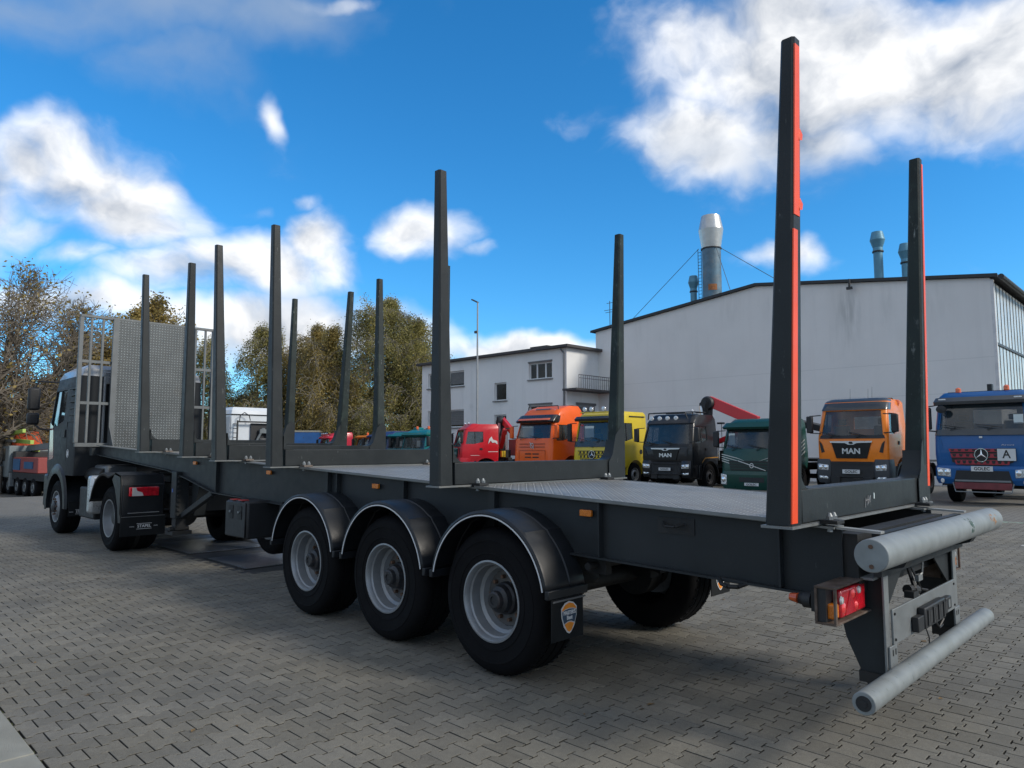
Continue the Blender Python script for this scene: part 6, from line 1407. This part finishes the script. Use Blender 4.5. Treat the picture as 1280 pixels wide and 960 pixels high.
# concrete mixer with white drum over a yellow body
def build_mixer():
    r = T('mixer_truck', 'yellow truck with a large off-white drum showing through the right headboard bars', 'mixer truck', (29.5, -6.6, 0))
    yel = mat('mixer_yellow', (.68, .46, .01), .4, 0, .08, 3, coat=.3); dr = mat('mixer_drum_white', (.55, .56, .53), .5, 0, .1, 1.5, dirt=.45, dirtcol=(.26, .25, .22), dscale=1.8)
    P('drum', MB().lathe([(.35, -2.4), (.62, -2.1), (1.15, -.6), (1.18, .6), (.8, 1.7), (.45, 2.1), (0, 2.15)], (.3, .2, 2.75), Vector((1, 0, -.16)), 28), dr, r)
    P('body_panel', MB().box(-2.4, 2.6, -1.15, 1.15, 1.05, 1.95), yel, r, bevel=.03)
    P('charging_hopper', MB().lathe([(.2, 0), (.5, .5), (.5, .55), (.18, .05)], (-2.2, .2, 3.2), 'z', 16), yel, r)
    P('hopper_collar', MB().box(-2.6, -2.0, -.3, .7, 2.4, 2.6).box(-2.6, -2.5, .5, .6, 1.9, 2.4), yel, r, split=False)
    P('drum_ring', MB().lathe([(1.0, -.08), (1.06, -.08), (1.06, .08), (1.0, .08)], (-.7, .2, 2.9), Vector((1, 0, -.16)), 28), DARKSTEEL, r)
    P('cab', MB().box(3.0, 4.8, -1.15, 1.15, .9, 2.8), yel, r, bevel=.12); P('chassis', MB().box(-2.6, 4.6, -.5, .5, .7, 1.04), DARKSTEEL, r)
    P('rear_lamp', MB().box(-2.44, -2.4, -.9, -.6, 1.2, 1.35).box(-2.44, -2.4, .6, .9, 1.2, 1.35), REDLENS, r)
    for x in (-1.6, -.2, 3.6):
        for s in (1, -1): wheel(r, x, s*1.12, .5, R0=.5, wid=.35, side=s, seg=24, rim='front', rr=.27, detail=False)
build_mixer()
# far left: multi-axle crane carrier and a concrete pump boom
def build_left():
    r = T('crane_carrier', 'grey and red multi-axle crane carrier parked beyond the tractor at the left edge', 'crane truck', (47.0, -6.0, -1.2), R(4))
    g = mat('carrier_grey', (.16, .19, .20), .5, 0, .1, 2); red = mat('carrier_red', (.26, .05, .045), .5, 0, .1, 2); bl = mat('carrier_blue', (.02, .10, .22), .5)
    P('chassis', MB().box(-4.5, 4.5, -1.1, 1.1, .95, 1.35), DARKSTEEL, r)
    c = P('cab', MB().prism([(4.4, 1.0), (4.6, 1.8), (4.3, 2.9), (2.4, 2.95), (2.4, 1.0)], 'y', -1.15, 1.15), g, r, bevel=.06)
    P('cab_window', MB().prism([(4.2, 2.0), (4.05, 2.75), (3.1, 2.78), (3.1, 2.0)], 'y', 1.15, 1.16), GLASSD, c)
    P('superstructure', MB().box(-3.0, 1.6, -1.1, 1.1, 1.36, 2.25), red, r, bevel=.04); P('side_locker', MB().box(.2, 1.5, 1.10, 1.14, 1.5, 2.15), bl, r); P('sign_board', MB().box(-2.2, -.6, 1.10, 1.14, 1.6, 2.0), bl, r)
    P('operator_cab', MB().box(1.7, 2.3, -1.0, 1.0, 1.4, 2.6), BLACKPL, r, bevel=.06)
    P('fold_boom', MB().beam((-3.5, 0, 3.0), (3.5, 0, 2.75), .35, .35), g, r); P('outrigger', MB().box(1.65, 2.0, 1.0, 1.2, .5, 1.3), GALV, r)
    for x in (3.6, 2.3, .6, -.9, -2.4):
        for s in (1, -1): wheel(r, x, s*1.12, .55, R0=.55, wid=.35, side=s, seg=24, rim='front', rr=.28, detail=False, rimmat=GALV)
    q = T('concrete_pump', 'concrete pump with lime green boom sections and orange body beyond the tractor cab', 'pump truck', (54.5, -5.6, -1.25), R(6))
    gr = mat('boom_lime', (.36, .50, .10), .5, 0, .1, 2); og = mat('pump_orange', (.75, .10, .02), .45, 0, .1, 2)
    P('boom_section', MB().beam((-6.5, .7, 3.2), (8, .7, 3.75), .20, .24), gr, q, bevel=.01); P('boom_section', MB().beam((-6, 1.0, 3.9), (4, .9, 3.35), .18, .22), gr, q, bevel=.01)
    P('boom_section', MB().beam((-6, .2, 2.75), (2, .2, 2.9), .20, .24), gr, q); P('boom_section', MB().beam((-5, .6, 2.45), (4, .5, 2.5), .18, .2), mat('boom_dark_green', (.06, .12, .05), .5), q)
    P('pump_body', MB().loft([[(x, y*w, z) for y, z in ((-1, 1.8), (1, 1.8), (1.1, 3.0), (.7, 3.9), (-.7, 3.9), (-1.1, 3.0))] for x, w in ((-3.5, .8), (-2.6, 1), (2.0, 1), (3.0, .7))]), og, q)
    P('chassis', MB().box(-5, 5.5, -1.1, 1.1, .8, 1.8), DARKSTEEL, q); P('grey_pipe', MB().tube((-5, 1.2, 3.3), (9, 1.2, 3.45), .10, n=8), GALV, q)
    for x in (4, 2.6, -1.5, -2.9):
        for s in (1, -1): wheel(q, x, s*1.12, .5, R0=.5, wid=.35, side=s, seg=20, rim='front', rr=.27, detail=False)
build_left()

# ------------------------------------------------------------------ trees
def leaf_mesh(P0, size, m, name, flat=.5, droop=0.):
    n = len(P0); d = rng.normal(size=(n, 3)); d[:, 2] *= flat; d[:, 2] -= droop; d /= np.linalg.norm(d, axis=1, keepdims=True)+1e-9
    e = rng.normal(size=(n, 3)); e = np.cross(d, e); e /= np.linalg.norm(e, axis=1, keepdims=True)+1e-9
    s = size*rng.uniform(.6, 1.4, (n, 1)); w = s*.62
    V = np.stack([P0, P0+d*s*.5+e*w*.5, P0+d*s, P0+d*s*.5-e*w*.5], axis=1).reshape(-1, 3)
    me = bpy.data.meshes.new(name); me.vertices.add(n*4); me.vertices.foreach_set('co', V.ravel().astype(np.float32))
    me.loops.add(n*4); me.loops.foreach_set('vertex_index', np.arange(n*4)); me.polygons.add(n); me.polygons.foreach_set('loop_start', np.arange(n)*4); me.polygons.foreach_set('loop_total', np.full(n, 4))
    me.polygons.foreach_set('use_smooth', [False]*n); me.update(calc_edges=True)
    at = me.attributes.new('tone', 'FLOAT', 'FACE'); at.data.foreach_set('value', rng.random(n).astype(np.float32)); me.materials.append(m); return me
def leaf_mat(name, cols):
    m = bpy.data.materials.new(name); m.use_nodes = True; nt = m.node_tree; N = nt.nodes; L = nt.links; b = N['Principled BSDF']
    at = N.new('ShaderNodeAttribute'); at.attribute_name = 'tone'; cr = N.new('ShaderNodeValToRGB'); L.new(at.outputs['Fac'], cr.inputs[0])
    geo = N.new('ShaderNodeNewGeometry'); nz = N.new('ShaderNodeTexNoise'); nz.inputs['Scale'].default_value = .45; nz.inputs['Detail'].default_value = 3; L.new(geo.outputs['Position'], nz.inputs['Vector'])
    mm = N.new('ShaderNodeMath'); mm.operation = 'MULTIPLY_ADD'; L.new(nz.outputs[0], mm.inputs[0]); mm.inputs[1].default_value = 1.6; mm.inputs[2].default_value = -.8
    ad = N.new('ShaderNodeMath'); ad.operation = 'ADD'; L.new(mm.outputs[0], ad.inputs[0]); L.new(at.outputs['Fac'], ad.inputs[1]); L.new(ad.outputs[0], cr.inputs[0])
    el = cr.color_ramp.elements; el[0].color = (*cols[0], 1); el[1].color = (*cols[-1], 1)
    for i, c in enumerate(cols[1:-1]): e = el.new((i+1)/(len(cols)-1)); e.color = (*c, 1)
    L.new(cr.outputs[0], b.inputs['Base Color']); b.inputs['Roughness'].default_value = .6; b.inputs['Specular IOR Level'].default_value = .3
    tr = N.new('ShaderNodeBsdfTranslucent'); L.new(cr.outputs[0], tr.inputs[0]); mx = N.new('ShaderNodeMixShader'); mx.inputs[0].default_value = .5
    L.new(b.outputs[0], mx.inputs[1]); L.new(tr.outputs[0], mx.inputs[2]); L.new(mx.outputs[0], N['Material Output'].inputs[0]); return m
BARK = mat('grey_brown_bark', (.17, .145, .115), .9, 0, .3, 6, .5, 30); BIRCH = mat('birch_bark', (.20, .18, .14), .8, 0, .3, 5, .3, 20, dirt=.6, dirtcol=(.05, .05, .045), dscale=5)
L_BROWN = leaf_mat('leaves_autumn_poplar', [(.14, .11, .045), (.32, .25, .085), (.46, .34, .11), (.58, .44, .16)])
L_BIRCH = leaf_mat('leaves_autumn_birch', [(.12, .12, .045), (.28, .265, .095), (.42, .37, .13), (.55, .47, .19)])
L_BIRCH2 = leaf_mat('leaves_browner_birch', [(.12, .10, .04), (.30, .245, .085), (.44, .34, .115), (.55, .42, .16)])
L_RUST = leaf_mat('leaves_rust', [(.10, .04, .018), (.22, .09, .03), (.28, .13, .04)])
L_CON = leaf_mat('needles_dark', [(.008, .016, .010), (.018, .032, .016), (.03, .045, .02)])
LEAFMUL = {'birch': 3.2, 'multi': 1.5, 'round': 1.8, 'cone': 3}
def tree(label, x, y, h, spread, kind='round', leaves=9000, lsize=.22, lm=None, bark=None, seed=1, trunk_r=.28, cat='tree', group=None, low=.18, name='tree', levels=3, tend=1.3):
    if kind in ('birch', 'round'): levels = 4
    rnd = random.Random(seed); root = T(name, label, cat, (x, y, ground_z(x, y)), group=group)
    mb = MB(); tips = []; segs = [0]
    def branch(p, d, ln, r, lev):
        n = 4; q = p; dd = d
        for i in range(n):
            dd = (dd+Vector((rnd.gauss(0, .10), rnd.gauss(0, .10), rnd.gauss(.03, .06)))).normalized()
            if kind == 'birch' and lev >= 2: dd = (dd+Vector((0, 0, -.16*lev/2))).normalized()
            e = q+dd*ln/n; r1 = r*(1-.62*(i+1)/n)+.008; r0 = r*(1-.62*i/n)+.008
            if r0 > .012: mb.tube(q, e, r0, r1, 6 if lev < 2 else 4, cap=False)
            q = e
            if lev < levels and (i > 0 or lev > 0):
                for k in range(2 if lev < 2 else 2):
                    az = rnd.uniform(0, 2*math.pi); u = dd.orthogonal().normalized(); u.rotate(Matrix.Rotation(az, 3, dd))
                    t = rnd.uniform(.5, 1.0); nd = (dd*(1-t*.42)+u*t).normalized()
                    branch(e, nd, ln*rnd.uniform(.5, .72), r1*.62, lev+1)
            if lev >= levels-1: tips.append((e.copy(), dd.copy(), ln/n))
    trunk_h = h*low; p = Vector((0, 0, -.05))
    tops = 1 if kind != 'multi' else 3
    mb.tube(p, (0, 0, trunk_h), trunk_r*1.15, trunk_r, 10, cap=False)
    ex = h-trunk_h
    for k in range(tops):
        lean = Vector((rnd.gauss(0, .22 if tops > 1 else .05), rnd.gauss(0, .22 if tops > 1 else .05), 1)).normalized()
        # leader
        q = Vector((0, 0, trunk_h)); n = 9; r = trunk_r*(1 if tops == 1 else .62); dd = lean
        for i in range(n):
            dd = (dd+Vector((rnd.gauss(0, .06), rnd.gauss(0, .06), .02))).normalized(); e = q+dd*ex/n; r1 = max(.02, r*(1-(i+1)/(n+.5)))
            mb.tube(q, e, max(.02, r*(1-i/(n+.5))), r1, 8, cap=False); q = e
            f = (i+1)/n; sp = spread*(math.sin(math.pi*(.10+f*.82))**.55)*(.62+.38*(1-f)) if kind != 'cone' else spread*(1-f)
            for kk in range(3 if kind != 'cone' else 5):
                az = rnd.uniform(0, 2*math.pi); up = (.75 if kind != 'cone' else .0)
                branch(e, Vector((math.cos(az), math.sin(az), up+rnd.uniform(-.2, .4))).normalized(), sp*rnd.uniform(.6, 1.0), r1*.55, 2 if levels > 2 else 1)
    P('trunk', mb, bark or BARK, root, fix=False, split=False)
    T_ = np.array([tuple(t[0]) for t in tips]); D_ = np.array([tuple(t[1]) for t in tips])
    leaves = int(leaves*LEAFMUL.get(kind, 3)); idx = rng.integers(0, len(T_), leaves)
    Q = T_[idx]+rng.normal(scale=tend*.22, size=(leaves, 3))
    if kind == 'birch':
        # hanging strands
        dl = rng.exponential(.75, leaves); Q = T_[idx]+rng.normal(scale=.20, size=(leaves, 3)); Q[:, 2] -= dl
    Q = Q[Q[:, 2] > .5]
    o = P('crown', leaf_mesh(Q, lsize, lm or L_BROWN, 'crown', droop=.5 if kind == 'birch' else .1), None, root)
    return root
def build_trees():
    tree('tall half bare poplar with brownish leaves at the left edge of the picture', 50.5, -4.2, 14.4, 5.2, 'multi', 2700, .22, L_BROWN, seed=3, trunk_r=.42, low=.12, levels=4, name='poplar_tree', tend=1.8)
    tree('bushy autumn tree filling the gap left of the tractor cab mirror', 60, -2.5, 8.5, 4.5, 'multi', 4200, .22, L_BROWN, seed=12, low=.06, trunk_r=.25, name='poplar_tree')
    tree('low olive brown tree between the poplar and the cab roof', 55, -8.4, 6.8, 3.6, 'multi', 5000, .22, L_BROWN, seed=21, low=.06, trunk_r=.22, name='poplar_tree')
    tree('slender golden tree behind the left headboard bars', 62.5, -12.8, 13.3, 3.0, 'round', 4200, .25, L_BROWN, seed=5, trunk_r=.28, name='poplar_tree', low=.2)
    tree('golden tree top showing above the headboard plate', 64, -17.2, 13.8, 3.6, 'round', 5200, .25, L_BROWN, seed=6, trunk_r=.28, name='poplar_tree', low=.2)
    tree('dark green conifer just above the tractor roof', 64.5, -11.3, 11.2, 4.4, 'cone', 5000, .26, L_CON, seed=7, trunk_r=.3, name='conifer_tree', low=.1, levels=3)
    grp = 'birches behind the stakes'
    tree('lowest olive birch, first from the left of the birch row', 60.0, -22.6, 11.0, 3.4, 'birch', 11000, .125, L_BIRCH, BIRCH, 31, .22, name='birch_tree', low=.08)
    tree('pointed birch rising left of the thickest middle stake', 56.5, -24.5, 12.0, 3.4, 'birch', 14000, .125, L_BIRCH, BIRCH, 32, .24, name='birch_tree', low=.08)
    tree('browner birch directly behind the small far stake', 56, -28.0, 12.4, 3.5, 'birch', 15000, .125, L_BIRCH2, BIRCH, 33, .24, name='birch_tree', low=.06)
    tree('low brown birch in the dip of the tree line', 53.0, -29.2, 10.2, 3.4, 'birch', 16000, .125, L_BIRCH2, BIRCH, 34, .24, name='birch_tree', low=.05)
    tree('tallest birch, its crown rising above all the other trees', 47.5, -29.6, 14.4, 4.2, 'birch', 24000, .125, L_BIRCH, BIRCH, 35, .3, name='birch_tree', low=.07)
    tree('dense birch just left of the tallest one', 49.5, -28.0, 11.4, 3.8, 'birch', 16000, .125, L_BIRCH2, BIRCH, 36, .26, name='birch_tree', low=.05)
    tree('birch with a white trunk right of the tallest crown', 47.8, -33.4, 12.6, 3.8, 'birch', 18000, .125, L_BIRCH, BIRCH, 37, .28, name='birch_tree', low=.07)
    tree('outermost birch disappearing behind the white office', 47.5, -36.5, 11.0, 3.6, 'birch', 12000, .125, L_BIRCH2, BIRCH, 38, .26, name='birch_tree', low=.06)
    # far hedge and wood that reads as one mass
    n = 80000; t = rng.random(n); a = rng.random(n)
    xs = 78-10*t+rng.normal(scale=1.6, size=n); ys = 12-66*t; top = 7.2+1.6*np.sin(t*19)+1.0*np.sin(t*47+1); zs = -1.2+a**.8*top
    o = P('distant_wood', leaf_mesh(np.c_[xs, ys, zs], .42, L_BROWN, 'distant_wood'), None); o['kind'] = 'stuff'; o['label'] = 'low brownish wood along the far side of the yard'; 
    n = 16000; t = rng.random(n); xs = 63+rng.normal(scale=1.0, size=n)+2*t; ys = 6-17*t; zs = -1.2+rng.random(n)**.8*(6.8+.7*np.sin(t*23))
    o = P('rust_hedge', leaf_mesh(np.c_[xs, ys, zs], .36, L_RUST, 'rust_hedge'), None); o['label'] = 'rust coloured hedge below the trees at the left edge'; o['category'] = 'hedge'
build_trees()
